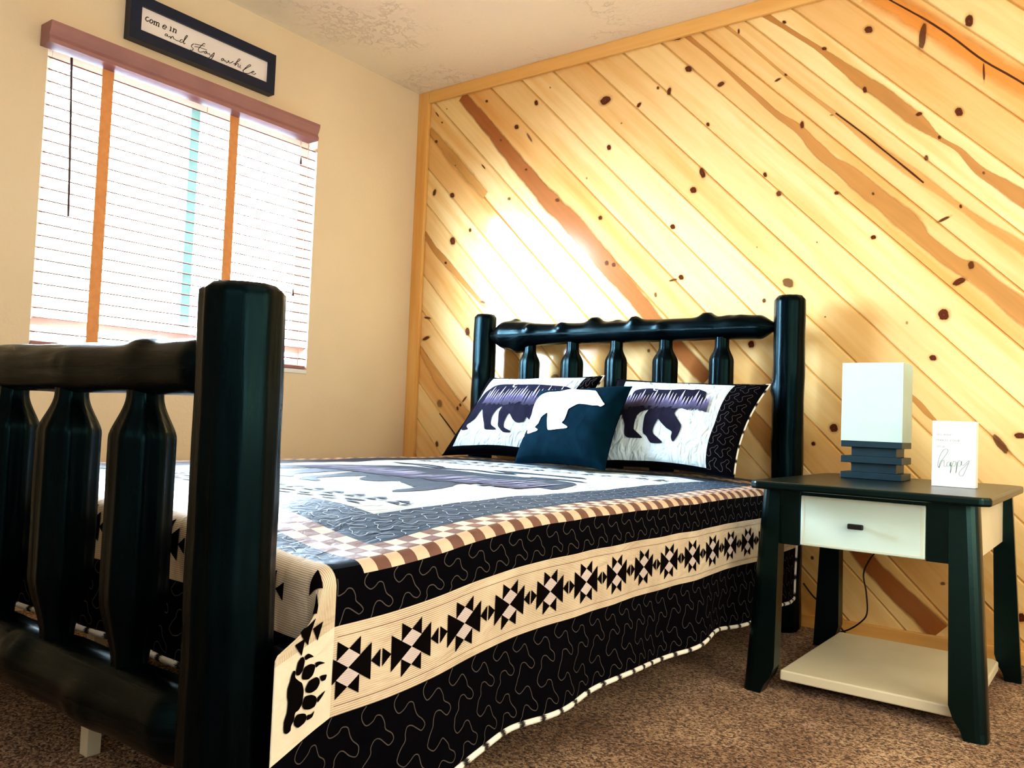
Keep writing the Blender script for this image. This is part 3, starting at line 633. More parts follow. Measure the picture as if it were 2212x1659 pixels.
# blinds
bl = thing('window_blind', 'white horizontal slat window blind with mauve valance and two orange tapes', 'blind', (.0, -1.285, 1.46))
mb = MB()
prof = [(.0005, 1.962), (.070, 1.962), (.074, 1.975), (.066, 1.99), (.074, 2.006), (.080, 2.022), (.080, 2.036), (.0005, 2.036)]
v, f = prism_vf(prof, 'y', -1.915, -.735); mb.add(v, f)
mb.build('valance', M['valance'], bl, 'dusty mauve wooden valance')
zs = [1.945 - .0425 * i for i in range(24)]
for i, z in enumerate(zs):
    if z < .945: break
    w = .022; tl = math.atan((z - .722) / 3.05)
    if i == 22: tl = -.55; z -= .004
    pts = []
    n = 7
    for k in range(n):
        s = (k / (n - 1) - .5) * 2
        px = -.022 + s * w * cos(tl); pz = z - s * w * sin(tl) + .0015 * (1 - s * s)
        pts.append((px, pz))
    poly = pts + [(a, b - .0042) for a, b in pts[::-1]]
    y0, y1 = WY0 + .006, WY1 - .006
    V = [(a, y0, b) for a, b in poly] + [(a, y1, b) for a, b in poly]
    m_ = len(poly)
    F = [tuple(range(m_)), tuple(range(m_, 2 * m_))[::-1]] + [(k, m_ + k, m_ + (k + 1) % m_, (k + 1) % m_) for k in range(m_)]
    obj('slat', V, F, M['litslat'] if i == 22 else M['slat'], bl)
box('bottom_rail', -.044, -.002, WY0 + .006, WY1 - .006, .9185, .9335, M['valance'], bl, .003)
for yc in (-1.672, -1.128):
    mb = MB()
    for xx in (.0012,):
        v, f = box_vf(xx, xx + .0012, yc - .023, yc + .021, .934, 1.965); mb.add(v, f)
    mb.build('tape', M['tape'], bl, 'orange tan fabric ladder tape')
for yc in (-1.26, -.735):
    tube('ladder_cord', [(.003, yc, 1.96), (.003, yc, 1.5), (.003, yc, .935)], .0013, M['cordp'], bl, 6)
tube('tilt_wand', [(.012, -1.812, 1.955), (.013, -1.803, 1.75), (.013, -1.795, 1.55), (.012, -1.789, 1.386)], .0045, M['darkplastic'], bl, 8)
for (yy, zt) in ((-.782, 1.862), (-.788, 1.256)):
    tube('pull_cord', [(.012, yy, 1.96), (.012, yy, zt + .02)], .0008, M['cordp'], bl, 6)
    tube('cord_tassel', [(.012, yy, zt + .022), (.012, yy, zt + .01), (.012, yy, zt - .012)], .005, M['darkplastic'], bl, 8, rf=lambda t: .002 + .0045 * t)

# outside, seen blown out through the glass
gr = structure(box('ground_outside', -9, -.13, -8, 6, -.9, -.6, M['ground']))
gr.name = 'trim_9'
gr.name = 'floor_outside'
fe = thing('garden_fence', 'pale reddish board fence outside the window behind the slats', 'fence', (-3.2, -1.3, -.6))
for (y0, y1, zt) in ((-3.6, -1.95, .98), (-1.95, -.1, 1.06), (-.1, 1.7, 1.12)):
    mb = MB()
    y = y0
    while y < y1 - .05:
        v, f = box_vf(-3.2, -3.18, y, min(y + .14, y1), -.6, zt); mb.add(v, f); y += .148
    v, f = box_vf(-3.18, -3.15, y0, y1, .2, .28); mb.add(v, f)
    v, f = box_vf(-3.18, -3.15, y0, y1, .8, .88); mb.add(v, f)
    mb.build('fence_panel', M['fence'], fe)
tr = thing('garden_tree', 'pale green small tree outside the window beyond the slats', 'tree', (-2.6, -1.0, -.6))
tube('trunk', [(-2.6, -1.0, -.62), (-2.62, -1.02, .6), (-2.58, -.98, 1.5)], .03, M['bark'], tr, 8)
mb = MB(); rnd = random.Random(4)
for i in range(190):
    c = Vector((rnd.gauss(-2.6, .22), rnd.gauss(-1.0, .3), rnd.gauss(1.65, .22)))
    d1 = Vector((rnd.uniform(-1, 1), rnd.uniform(-1, 1), rnd.uniform(-1, 1))).normalized()
    d2 = d1.cross(Vector((0.3, .5, 1))).normalized()
    mb.add([c, c + d1 * .04 + d2 * .018, c + d1 * .09, c + d1 * .04 - d2 * .018], [(0, 1, 2, 3)])
mb.build('foliage', M['leaf'], tr)

# ------------------------------------------------------------------ sign on the window wall
sg = thing('wall_sign', 'long dark navy framed sign reading come in and stay awhile above window', 'sign', (.0, -1.30, 2.19))
Y0, Y1, Z0, Z1 = -1.624, -.966, 2.103, 2.280
yi0, yi1, zi0, zi1 = -1.580, -1.002, 2.1455, 2.2385
mb = MB()
for (a, b, c, d) in ((Y0, yi0, Z0, Z1), (yi1, Y1, Z0, Z1), (yi0, yi1, Z0, zi0), (yi0, yi1, zi1, Z1)):
    v, f = box_vf(.0015, .042, a, b, c, d); mb.add(v, f)
mb.build('frame', M['navy'], sg)
box('panel', .004, .0315, yi0, yi1, zi0, zi1, M['signwhite'], sg)
def ribbon(mbx, pts, w, to3, n=5, taper=False):
    P = catmull([(a, b, 0) for a, b in pts], n)
    V = []; F = []
    for i, p in enumerate(P):
        t = P[min(i + 1, len(P) - 1)] - P[max(i - 1, 0)]
        if t.length < 1e-9: t = Vector((1, 0, 0))
        t.normalize(); nrm = Vector((-t.y, t.x, 0))
        ww = w * (.75 + .25 * abs(t.y)) / 2
        V.append(to3(*(p + nrm * ww).to_2d())); V.append(to3(*(p - nrm * ww).to_2d()))
    for i in range(len(P) - 1): F.append((2 * i, 2 * i + 1, 2 * i + 3, 2 * i + 2))
    mbx.add(V, F)
for (i0, i1, wd) in ((0, 9, 'come'), (9, 16, 'in'), (16, 18, 'and'), (18, 24, 'stay'), (24, 29, 'awhile')):
    mb = MB()
    for s in SIGN[i0:i1]: ribbon(mb, s, .0040 if i0 < 16 else .0030, lambda a, b: (.0322, a, b))
    mb.build('printed_word', M['ink'], sg, 'black word ' + wd)

# ------------------------------------------------------------------ log bed
def log_vf(p0, p1, rf, seg=40, rings=60, knots=(), lump=.05, facets=0, seed=0, bend=0.0, dome=.012):
    p0 = Vector(p0); p1 = Vector(p1); ax = (p1 - p0); L = ax.length; t = ax.normalized()
    up = Vector((0, 0, 1)) if abs(t.z) < .9 else Vector((1, 0, 0))
    a = t.cross(up).normalized(); b = a.cross(t).normalized()
    V = []; F = []; UV = []
    ts = [i / rings for i in range(rings + 1)]
    for s in ts:
        c = p0 + ax * s + b * bend * sin(pi * s)
        R = rf(s)
        e = min(s, 1 - s) * L
        if e < dome: R *= (.80 + .20 * sqrt(max(0, 1 - (1 - e / dome) ** 2)))
        for k in range(seg):
            th = 2 * pi * k / seg
            r = R
            if facets:
                q = ((th * facets / (2 * pi)) % 1.0) - .5
                r *= cos(pi / facets) / cos(q * 2 * pi / facets) * .5 + .5 * 1.0 if False else (1 - 1.5 * (1 - cos(pi / facets) / cos(q * 2 * pi / facets)))
            d = a * cos(th) + b * sin(th)
            nz = noise.noise((c + d * .06) * 9 + Vector((seed * 7.1, 0, 0)))
            r *= 1 + lump * nz + .045 * noise.noise(Vector((cos(th) * 2.6 + seed * 3.3, sin(th) * 2.6, s * L * 2.2))) + .022 * noise.noise(Vector((cos(th) * 7 + seed * 5.1, sin(th) * 7, s * L * 4)))
            for (ks, kth, amp, wid) in knots:
                da = (th - kth + pi) % (2 * pi) - pi
                dd = ((s - ks) * L) ** 2 + (da * R) ** 2
                g = math.exp(-dd / (wid * wid))
                r += 1.5 * amp * g - amp * .9 * math.exp(-dd / (wid * wid * .12))
            V.append(c + d * r); UV.append((s * L, th * R))
    for i in range(rings):
        for k in range(seg):
            k2 = (k + 1) % seg
            F.append((i * seg + k, i * seg + k2, (i + 1) * seg + k2, (i + 1) * seg + k))
    n0 = len(V); V.append(p0); UV.append((0, 0)); V.append(p1); UV.append((L, 0))
    for k in range(seg):
        k2 = (k + 1) % seg
        F.append((n0, k2, k)); F.append((n0 + 1, rings * seg + k, rings * seg + k2))
    return [tuple(v) for v in V], F, UV
def log(name, *a, parent=None, label=None, mat=None, **kw):
    V, F, UV = log_vf(*a, **kw)
    return obj(name, V, F, mat or M['log'], parent, smooth_shade=True, uvs=UV, label=label)

YH, YFT = -.12, -2.47
bed = thing('log_bed', 'black painted rustic log bed with knobby headboard and footboard', 'bed', (1.33, -1.3, 0))
log('headboard_post', (2.052, YH, 0), (2.045, YH, 1.222), lambda s: .059 - .002 * s, rings=90, seed=1, parent=bed,
    knots=[(.72, -1.9, .008, .022), (.66, -1.2, .007, .022), (.84, -.0, .006, .02), (.55, -1.6, .004, .03)], facets=11, lump=.05, dome=.004)
log('headboard_post', (.598, YH, 0), (.602, YH, 1.216), lambda s: .054 + .003 * (1 - s), rings=90, seed=2, parent=bed,
    knots=[(.86, -1.3, .007, .02), (.62, -1.0, .006, .02), (.78, 3.1, .006, .02)], facets=0, lump=.06, dome=.004)
def rail_r(s):
    a = smooth(0, .075, s) * smooth(0, .05, 1 - s)
    return .015 + a * (.031 + .011 * smooth(.35, .05, s)) + .008 * smooth(.12, .06, abs(s - .08) + 0)
log('headboard_rail', (.635, YH, 1.113), (2.0, YH, 1.110), rail_r, rings=130, seg=44, seed=3, parent=bed, lump=.07,
    knots=[(.105, 1.8, .016, .022), (.13, -1.5, .016, .035), (.19, .5, .014, .02), (.31, .6, .014, .022), (.42, 1.6, .020, .03), (.57, 1.0, .018, .024), (.66, .2, .008, .02), (.795, 1.6, .018, .028), (.50, 1.75, .007, .02), (.88, 1.2, .006, .05)])
def spin_r(s, nr, br):
    # s from bottom to top; necks both ends, carved shoulders
    up = smooth(.83, .97, s) ; dn = 1 - smooth(.03, .22, s)
    w = max(up ** .7, dn ** .8)
    return br * (1 - w) + nr * w
def spindle(name, x, y, z0, z1, nr, br, seed, fac=9):
    return log(name, (x, y, z0), (x, y, z1), lambda s: spin_r(s, nr, br) * (1 + .0 * s), rings=70, seg=36, seed=seed, parent=bed, facets=fac, lump=.03, dome=.0)
for i, x in enumerate((.868, 1.098, 1.318, 1.545, 1.785)):
    def r(s, i=i):
        up = smooth(.845, .935, s); dn = 1 - smooth(.03, .2, s)
        w = max(up, dn); return (.0485 + .002 * (i % 2)) * (1 - w) + .0275 * w
    log('headboard_spindle', (x, YH, .42), (x, YH, 1.085), r, rings=70, seg=36, seed=10 + i, parent=bed, facets=9, lump=.04, dome=.0)
log('headboard_lower_rail', (.64, YH, .40), (2.01, YH, .40), lambda s: .05, rings=40, seed=30, parent=bed)
# footboard
log('footboard_post', (2.062, YFT, 0), (2.050, YFT, .898), lambda s: .061 - .001 * s, rings=90, seg=56, seed=4, parent=bed,
    knots=[(.9, -.35, .004, .02), (.55, -.6, .004, .04)], facets=12, lump=.045, dome=.012)
log('footboard_post', (.598, YFT, 0), (.602, YFT, .895), lambda s: .057, rings=80, seed=5, parent=bed, facets=0, lump=.05, dome=.012)
def frail_r(s):
    return .022 + smooth(0, .05, s) * smooth(0, .035, 1 - s) * .0215
log('footboard_rail', (.64, YFT, .788), (2.02, YFT, .783), frail_r, rings=110, seg=44, seed=6, parent=bed, lump=.06,
    knots=[(.86, 1.3, .007, .03), (.48, .5, .006, .02), (.7, .1, .004, .04)])
for i, x in enumerate((.86, 1.095, 1.33, 1.565, 1.805)):
    def r(s, i=i):
        up = smooth(.82, .965, s) ** .8; dn = 1 - smooth(.06, .30, s)
        w = max(up, dn); return (.0500 + .002 * (i % 2)) * (1 - w) + .0275 * w
    log('footboard_spindle', (x, YFT, .29), (x, YFT, .755), r, rings=70, seg=36, seed=20 + i, parent=bed, facets=9, lump=.03, dome=.0)
log('footboard_lower_rail', (.65, YFT, .262), (2.03, YFT, .262), lambda s: .028 + smooth(0, .05, s) * smooth(0, .05, 1 - s) * .030, rings=110, seg=44, seed=8, parent=bed, lump=.08,
    knots=[(.8, -.2, .006, .04), (.62, .7, .008, .04), (.5, 0, .006, .04)])
for x in (.60, 2.045):
    log('side_rail', (x, YFT + .05, .27), (x, YH - .05, .27), lambda s: .035, rings=40, seed=9, parent=bed)
box('mattress_slat', .62, 2.03, -1.35, -1.25, .30, .318, M['bark'], bed)
box('support_leg', 1.33, 1.36, -2.30, -2.27, .0, .30, M['cream'], bed, .002, 'pale support leg under the bed')

mt = thing('mattress', 'white mattress lying on the log bed under the quilt', 'mattress', (1.33, -1.3, .32))
v, f = box_vf(.575, 2.06, -2.29, -.20, .318, .480, .03, 4)
obj('mattress_body', v, f, M['mattress'], mt, smooth_shade=True)

# ------------------------------------------------------------------ quilt
XL, XR, YF, YHD, RR = .56, 2.09, -2.33, -.205, .03
def roll(o):
    if o < RR * pi / 2:
        t = o / RR; return RR * sin(t), RR * (1 - cos(t))
    return RR, RR + (o - RR * pi / 2)
def ztop(x, y):
    z = .547 - .013 * smooth(1.75, 2.09, x)
    z -= .040 * smooth(-1.75, -2.33, y) * smooth(1.75, 2.09, x) + .012 * smooth(-2.1, -2.33, y) * (1 - smooth(1.75, 2.09, x))
    z += .0022 * noise.noise(Vector((x * 9, y * 9, 0))) + .0035 * noise.noise(Vector((x * 3, y * 3, 3)))
    return z
def drape(p, q):
    a = max(0, p - XR); al = max(0, XL - p); b = max(0, YF - q)
    xc = min(max(p, XL), XR); yc = max(q, YF)
    zt = ztop(xc, yc)
    ha, da = roll(a); hl, dl = roll(al); hb, db = roll(b)
    if a > 0 and b > 0:
        Fp = Vector((XR + ha, YF - hb, zt - da - db))
        bb = b
        ha2 = ha
        if b <= .125: x = XR + ha + .02 * b / .125 * smooth(0, .06, a); y = YF - b
        else:
            t = b - .125; x = XR + ha + .02 - .055 * smooth(0, .05, t); y = YF - .125 + .8 * t
        Sp = Vector((x, y, zt - da - .25 * min(b, .125)))
        w = smooth(0, .10, a)
        P = Fp.lerp(Sp, w)
    else:
        P = Vector((xc + ha - hl, yc - hb, zt - da - dl - db))
    if a > .03:
        g = smooth(.03, .4, a)
        k = 1 - smooth(.02, .12, b)
        g2 = smooth(.22, .42, a)
        P.x += g * k * .006 * sin(q * 2 * pi / .55 + 1.0) + g2 * k * (.010 * sin(q * 2 * pi / .36 + 1.0) + .020 * math.exp(-((q + 1.97) / .09) ** 2) + .004)
        P.z += g2 * k * .006 * sin(q * 2 * pi / .5 + 1)
    if b > .03 and a == 0 and al == 0:
        g = smooth(.03, .26, b)
        P.y -= g * .006 * (1 + sin(p * 2 * pi / .28))
    return P
def dnorm(p, q, e=.002):
    A = drape(p + e, q) - drape(p - e, q); B = drape(p, q + e) - drape(p, q - e)
    n = A.cross(B)
    return n.normalized() if n.length > 1e-12 else Vector((0, 0, 1))
CHK = .03
P_CO = XR + .035           # outer edge of the check strip (fabric metres)
side_out = .412
ps = set()
def addr(s, a, b, st):
    n = max(1, round((b - a) / st))
    for i in range(n + 1): s.add(round(a + (b - a) * i / n, 5))
addr(ps, P_CO - 3 * CHK, P_CO, .0075)
addr(ps, P_CO, XR + .106, .0101)
addr(ps, XR + .106, XR + .239, .0148)
addr(ps, XR + .239, XR + side_out, .0157)
PIN = P_CO - 3 * CHK - .135
addr(ps, PIN, P_CO - 3 * CHK, .015)
LCO = XL - .02; LIN = LCO + 3 * CHK + .135
addr(ps, LIN, PIN, .02)
addr(ps, LCO + 3 * CHK, LIN, .015); addr(ps, LCO, LCO + 3 * CHK, .0075)
addr(ps, XL - .10, LCO, .01); addr(ps, XL - .28, XL - .10, .02)
qs = set()
QCO = YF + .055; B0, B1, BOUT = .002, .127, .262
QIN = QCO + 3 * CHK + .135
n = int((-.275 - QCO) / .015)
HCO = QCO + 3 * CHK + .03 * math.floor((-.275 - QCO - .09) / .03)
addr(qs, QCO, HCO, .015)
addr(qs, YF - B0, QCO, .0095); addr(qs, YF - B1, YF - B0, .0089); addr(qs, YF - BOUT, YF - B1, .0085)
addr(qs, HCO, YHD, .014)
HIN = HCO - 3 * CHK - .12
ps = sorted(ps); qs = sorted(qs)
QM = ['q_dark', 'q_topdark', 'q_cream', 'q_stripeu', 'q_stripev', 'q_tan', 'q_brown', 'q_lav', 'q_black', 'thread', 'tree', 'q_white']
QI = {k: i for i, k in enumerate(QM)}
def qmat(p, q):
    inband_s = XR + .106 < p < XR + .239 or XL - .24 < p < XL - .11
    inband_f = YF - B1 < q < YF - B0
    if inband_s and inband_f: return 'q_cream'
    if inband_s and q > YF - B0: return 'q_stripeu'
    if inband_f and XL - .11 < p < XR + .106: return 'q_stripev'
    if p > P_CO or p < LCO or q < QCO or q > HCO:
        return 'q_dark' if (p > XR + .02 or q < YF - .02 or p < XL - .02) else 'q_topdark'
    if p > P_CO - 3 * CHK or p < LCO + 3 * CHK or q < QCO + 3 * CHK or q > HCO - 3 * CHK:
        i = math.floor((p - P_CO) / CHK + 1e-6); j = math.floor((q - QCO) / CHK + 1e-6)
        return 'q_tan' if (i + j) % 2 else 'q_brown'
    if p > PIN or p < LIN or q < QIN or q > HIN: return 'q_topdark'
    return 'q_white'
qm = MB()
V = []; UV = []
for q in qs:
    for p in ps:
        V.append(drape(p, q)); UV.append((p, q))
W = len(ps); F = []; MI = []
for j in range(len(qs) - 1):
    for i in range(W - 1):
        F.append((j * W + i, j * W + i + 1, (j + 1) * W + i + 1, (j + 1) * W + i))
        MI.append(QI[qmat((ps[i] + ps[i + 1]) / 2, (qs[j] + qs[j + 1]) / 2)])
k = len(qm.v)
qm.v += [tuple(v) for v in V]; qm.f += F; qm.m += MI; qm.uv += UV; qm.sm += [True] * len(F)

def closed(poly, n=3):
    P = [Vector((a, b, 0)) for a, b in poly]; m = len(P); out = []
    for i in range(m):
        p0, p1, p2, p3 = P[i - 1], P[i], P[(i + 1) % m], P[(i + 2) % m]
        for k in range(n):
            t = k / n
            q = .5 * ((2 * p1) + (p2 - p0) * t * .8 + (2 * p0 - 5 * p1 + 4 * p2 - p3) * t * t * .8 + (3 * p1 - p0 - 3 * p2 + p3) * t ** 3 * .8)
            lin = p1.lerp(p2, t)
            cr = .5 * ((2 * p1) + (p2 - p0) * t + (2 * p0 - 5 * p1 + 4 * p2 - p3) * t * t + (3 * p1 - p0 - 3 * p2 + p3) * t ** 3)
            q = lin.lerp(cr, .7)
            out.append((q.x, q.y))
    return out
def tess(poly, maxlen):
    bm = bmesh.new()
    vs = [bm.verts.new((a, b, 0)) for a, b in poly]
    tris = tessellate_polygon([[Vector((a, b, 0)) for a, b in poly]])
    for t in tris:
        try: bm.faces.new([vs[i] for i in t])
        except ValueError: pass
    for _ in range(7):
        es = [e for e in bm.edges if e.calc_length() > maxlen]
        if not es: break
        bmesh.ops.subdivide_edges(bm, edges=es, cuts=1)
        bmesh.ops.triangulate(bm, faces=bm.faces[:])
    bmesh.ops.recalc_face_normals(bm, faces=bm.faces[:])
    bm.faces.ensure_lookup_table()
    if bm.faces and bm.faces[0].normal.z < 0: bmesh.ops.reverse_faces(bm, faces=bm.faces[:])
    bm.verts.index_update()
    P = [(v.co.x, v.co.y) for v in bm.verts]; Fc = [tuple(v.index for v in f.verts) for f in bm.faces]
    bm.free()
    return P, Fc
def applique(mbx, poly, mi, surf, nrm, off, maxlen=.02, uv=None):
    P, Fc = tess(poly, maxlen)
    V = [surf(a, b) + nrm(a, b) * off for a, b in P]
    mbx.add(V, Fc, mi, [uv(a, b) for a, b in P] if uv else P, True)
def stitch(mbx, pts, mi, surf, nrm, off, w):
    V = []; F = []
    for i, (a, b) in enumerate(pts):
        a0, b0 = pts[max(i - 1, 0)]; a1, b1 = pts[min(i + 1, len(pts) - 1)]
        c = surf(a, b); n = nrm(a, b)
        t = surf(a1, b1) - surf(a0, b0)
        if t.length < 1e-9: t = Vector((0, 1, 0))
        s = t.normalized().cross(n) * w / 2
        V += [c + n * off + s, c + n * off - s]
    for i in range(len(pts) - 1): F.append((2 * i, 2 * i + 1, 2 * i + 3, 2 * i + 2))
    mbx.add(V, F, mi, None, True)
MOT = [(0, 0), (-.16, .12), (-.2, .25), (0, .36), (.24, .30), (.4, .2), (.56, .22), (.68, .37), (.76, .5), (.96, .62), (1.02, .75), (.9, .84), (.72, .78), (.52, .66), (.32, .66), (.22, .78), (.2, .90), (.08, 1.0)]
def strands(u0, u1, v0, v1, P, rows=1, seed=0):
    """quilting strands crossing a strip from v0 to v1, one every P along u"""
    rnd = random.Random(seed); out = []
    u = u0
    flip = -1 if v1 < v0 else 1
    while u < u1:
        pts = []
        for r in range(rows):
            for k, (a, c) in enumerate(MOT):
                if r and k == 0: continue
                vv = (r + min(1, max(0, c + .12 * a * (1 - c)))) / rows
                pts.append((u + a * P * .82 + r * P * .12 + rnd.uniform(-.03, .03) * P, v0 + (v1 - v0) * vv))
        out.append([(p.x, p.y) for p in catmull([(a, c, 0) for a, c in pts], 3)])
        u += P * rnd.uniform(.95, 1.05)
    return [[(min(max(a, u0), u1), c) for a, c in s] for s in out]
D = (drape, dnorm)
# stars on the side band
def star(cx, cy, sh, sv, along):
    def T(a, b): return (cx + b, cy + a) if along == 'q' else (cx + a, cy + b)
    polys = []
    bl_ = [[(0, 0), (-sh, sv), (-sh, -sv)], [(0, 0), (sh, -sv), (sh, sv)]]
    for s in (1, -1):
        bl_ += [[(0, s * sv), (-sh / 2, s * sv * 1.5), (-sh / 2, s * sv * .5)], [(0, s * sv), (sh / 2, s * sv * .5), (sh / 2, s * sv * 1.5)]]
        bl_ += [[(s * sh, 0), (s * sh * 1.42, sv * .5), (s * sh * 1.42, -sv * .5)]]
    lv = [[(0, 0), (-sh / 2, s * sv / 2), (0, s * sv), (sh / 2, s * sv / 2)] for s in (1, -1)]
    return [[T(*q) for q in t] for t in bl_], [[T(*q) for q in t] for t in lv]
pc = XR + .172
yy = -2.302
while yy < -.25:
    bk, lv = star(pc, yy, .046, .0285, 'q')
    for t in bk + lv:
        t2 = clip(t, 0, -1, 2.3325)
        if len(t2) > 2: applique(qm, t2, QI['q_lav' if t in lv else 'q_black'], *D, .0013)
    yy += .1352
# dark guide stitches along the band
for pp in (XR + .122, XR + .224):
    stitch(qm, [(pp, YF + .004 + .02 * i) for i in range(105)], QI['q_brown'], *D, .0012, .0009)
# stars on foot band
qc = YF - .066
for xx in [1.97 - .135 * i for i in range(11)]:
    bk, lv = star(xx, qc, .046, .028, 'p')
    for t in bk: applique(qm, t, QI['q_black'], *D, .0014, .012)
    for t in lv: applique(qm, t, QI['q_lav'], *D, .0012, .012)
# paw patch star bits on the corner flap
for tri in ([(.090, .425), (.050, .432), (.060, .392)], [(.088, .399), (.066, .404), (.072, .380)], [(.052, .415), (.030, .420), (.040, .394)],
            [(.078, .455), (.046, .474), (.050, .440)], [(.060, .492), (.020, .500), (.030, .470)]):
    poly = []
    for b_, z_ in tri:
        a_ = ztop(XR, YF) - .25 * b_ - z_ + RR * pi / 2 - RR
        poly.append((XR + a_, YF - b_))
    applique(qm, poly, QI['q_black'], *D, .0018, .008)
# paw print
for g in PAW:
    poly = []
    for b_, z_ in g:
        b_ = min(max(b_, .004), .121)
        zt0 = ztop(XR, YF); a_ = (zt0 - .25 * min(b_, .125)) - z_ + RR * pi / 2 - RR
        poly.append((XR + min(max(a_, .108), .237), YF - b_))
    poly = closed(poly)
    applique(qm, poly, QI['q_black'], *D, .0018, .010)
# quilting on the side
stw = .0018
for st_ in strands(-2.33, -.21, XR + .036, XR + .105, .062, 1, 1):
    stitch(qm, [(v, u) for u, v in st_], QI['thread'], *D, .0012, stw)
for st_ in strands(-2.46, -.21, XR + .240, XR + .405, .066, 2, 3):
    stitch(qm, [(v, u) for u, v in st_], QI['thread'], *D, .0012, stw)
for st_ in strands(XL, XR, YF - .128, YF - .258, .066, 2, 13):
    stitch(qm, st_, QI['thread'], *D, .0012, stw)
# on the top: dark borders
M['thread_l'] = noisy('pale_quilting_thread', srgb(150, 165, 185), srgb(170, 185, 200), 60, .7)
QM.append('thread_l'); QI['thread_l'] = len(QM) - 1
for st_ in strands(QIN - .12, HCO - .1, PIN + .005, PIN + .13, .062, 2, 23):
    stitch(qm, [(v, u) for u, v in st_], QI['thread_l'], *D, .0012, .0016)
for st_ in strands(LIN - .1, PIN, QIN - .13, QIN - .005, .062, 2, 33) + strands(LCO, P_CO - .06, YF + .002, QCO - .002, .06, 1, 43):
    stitch(qm, st_, QI['thread_l'], *D, .0012, .0016)
# centre panel: rows of arrow motifs, leaf row, big bear with mountain print
def top_poly(poly, m, off=.0016, ml=.05, uv=None): applique(qm, poly, QI[m], *D, off, ml, uv)
for row_y, sgn in ((-1.92, 1), (-.735, 1)):
    x = LIN + .04
    while x < PIN - .06:
        s = .021
        top_poly([(x, row_y), (x + s, row_y + .026), (x + 2 * s, row_y)], 'q_topdark')
        top_poly([(x, row_y - .030), (x + s, row_y - .006), (x + 2 * s, row_y - .030)], 'q_topdark')
        top_poly([(x + s * 2.1, row_y + .02), (x + s * 2.5, row_y - .02), (x + s * 2.1, row_y - .03)], 'q_topdark')
        x += .068
rnd = random.Random(3)
for row_y in (-1.985, -2.015, -.63, -.585):
    x = LIN + .05
    while x < PIN - .07:
        l = rnd.uniform(.03, .06); h = rnd.uniform(.006, .011); an = rnd.uniform(-.5, .5)
        poly = []
        for k in range(8):
            t = 2 * pi * k / 8; a, b = l / 2 * cos(t), h * sin(t)
            poly.append((x + a * cos(an) - b * sin(an), row_y + a * sin(an) + b * cos(an)))
        top_poly(poly, 'q_topdark'); x += rnd.uniform(.05, .09)
us = [u for u, v in BEAR_L]; vs_ = [v for u, v in BEAR_L]
u0, u1, v0, v1 = min(us), max(us), min(vs_), max(vs_)
bp = [(LIN + .10 + (u - u0) / (u1 - u0) * .98, -1.80 + (v - v0) / (v1 - v0) * .74) for u, v in BEAR_L]
top_poly(closed(bp), 'q_topdark', .0012, .08)
rnd = random.Random(11)
for i in range(34):
    x = LIN + .16 + .026 * i + rnd.uniform(-.008, .008); h = rnd.uniform(.12, .26) ; w = rnd.uniform(.012, .024)
    yb = -1.44 + rnd.uniform(-.03, .02)
    top_poly([(x - w, yb), (x + w, yb), (x + .006, yb + h)], 'tree', .0020 + i * .00002, .08, uv=lambda a, b, yb=yb, h=h: (a, (b - yb) / h))
for (x0, y0, x1, h) in ((1.0, -1.00, 1.5, .05), (1.3, -.93, 1.72, .06), (.85, -.95, 1.15, .04), (1.55, -1.06, 1.8, .05)):
    top_poly([(x0, y0), (x0 + (x1 - x0) * .3, y0 - h), (x0 + (x1 - x0) * .6, y0 - h * .3), (x1, y0 - h * .8), (x1 - .05, y0), (x0 + (x1 - x0) * .5, y0 + .02)], 'q_topdark')
quilt = thing('patchwork_quilt', 'black and cream patchwork bear quilt with star band draped over the bed', 'quilt', (1.33, -1.3, .545))
qm.build('quilt_cover', [M[k] for k in QM], quilt)
# hem binding
hem = [(XR + side_out, YHD - .02 * i) for i in range(int((YHD - YF) / .02))] + [(XR + side_out, YF - .01 * i) for i in range(0, 26)]
pts = [drape(*h) for h in hem]
vert = [drape(XR + .04 + .012 * i, YHD) for i in range(31)]
allp = vert + pts[0:]
tube('hem_binding', allp, .006, M['binding'], quilt, 8, label='black and white piped hem')
hf = [drape(XR - .004 - .02 * i, YF - BOUT) for i in range(int((XR - XL) / .02))]
tube('hem_binding', hf, .006, M['binding'], quilt, 8, label='black and white piped hem')

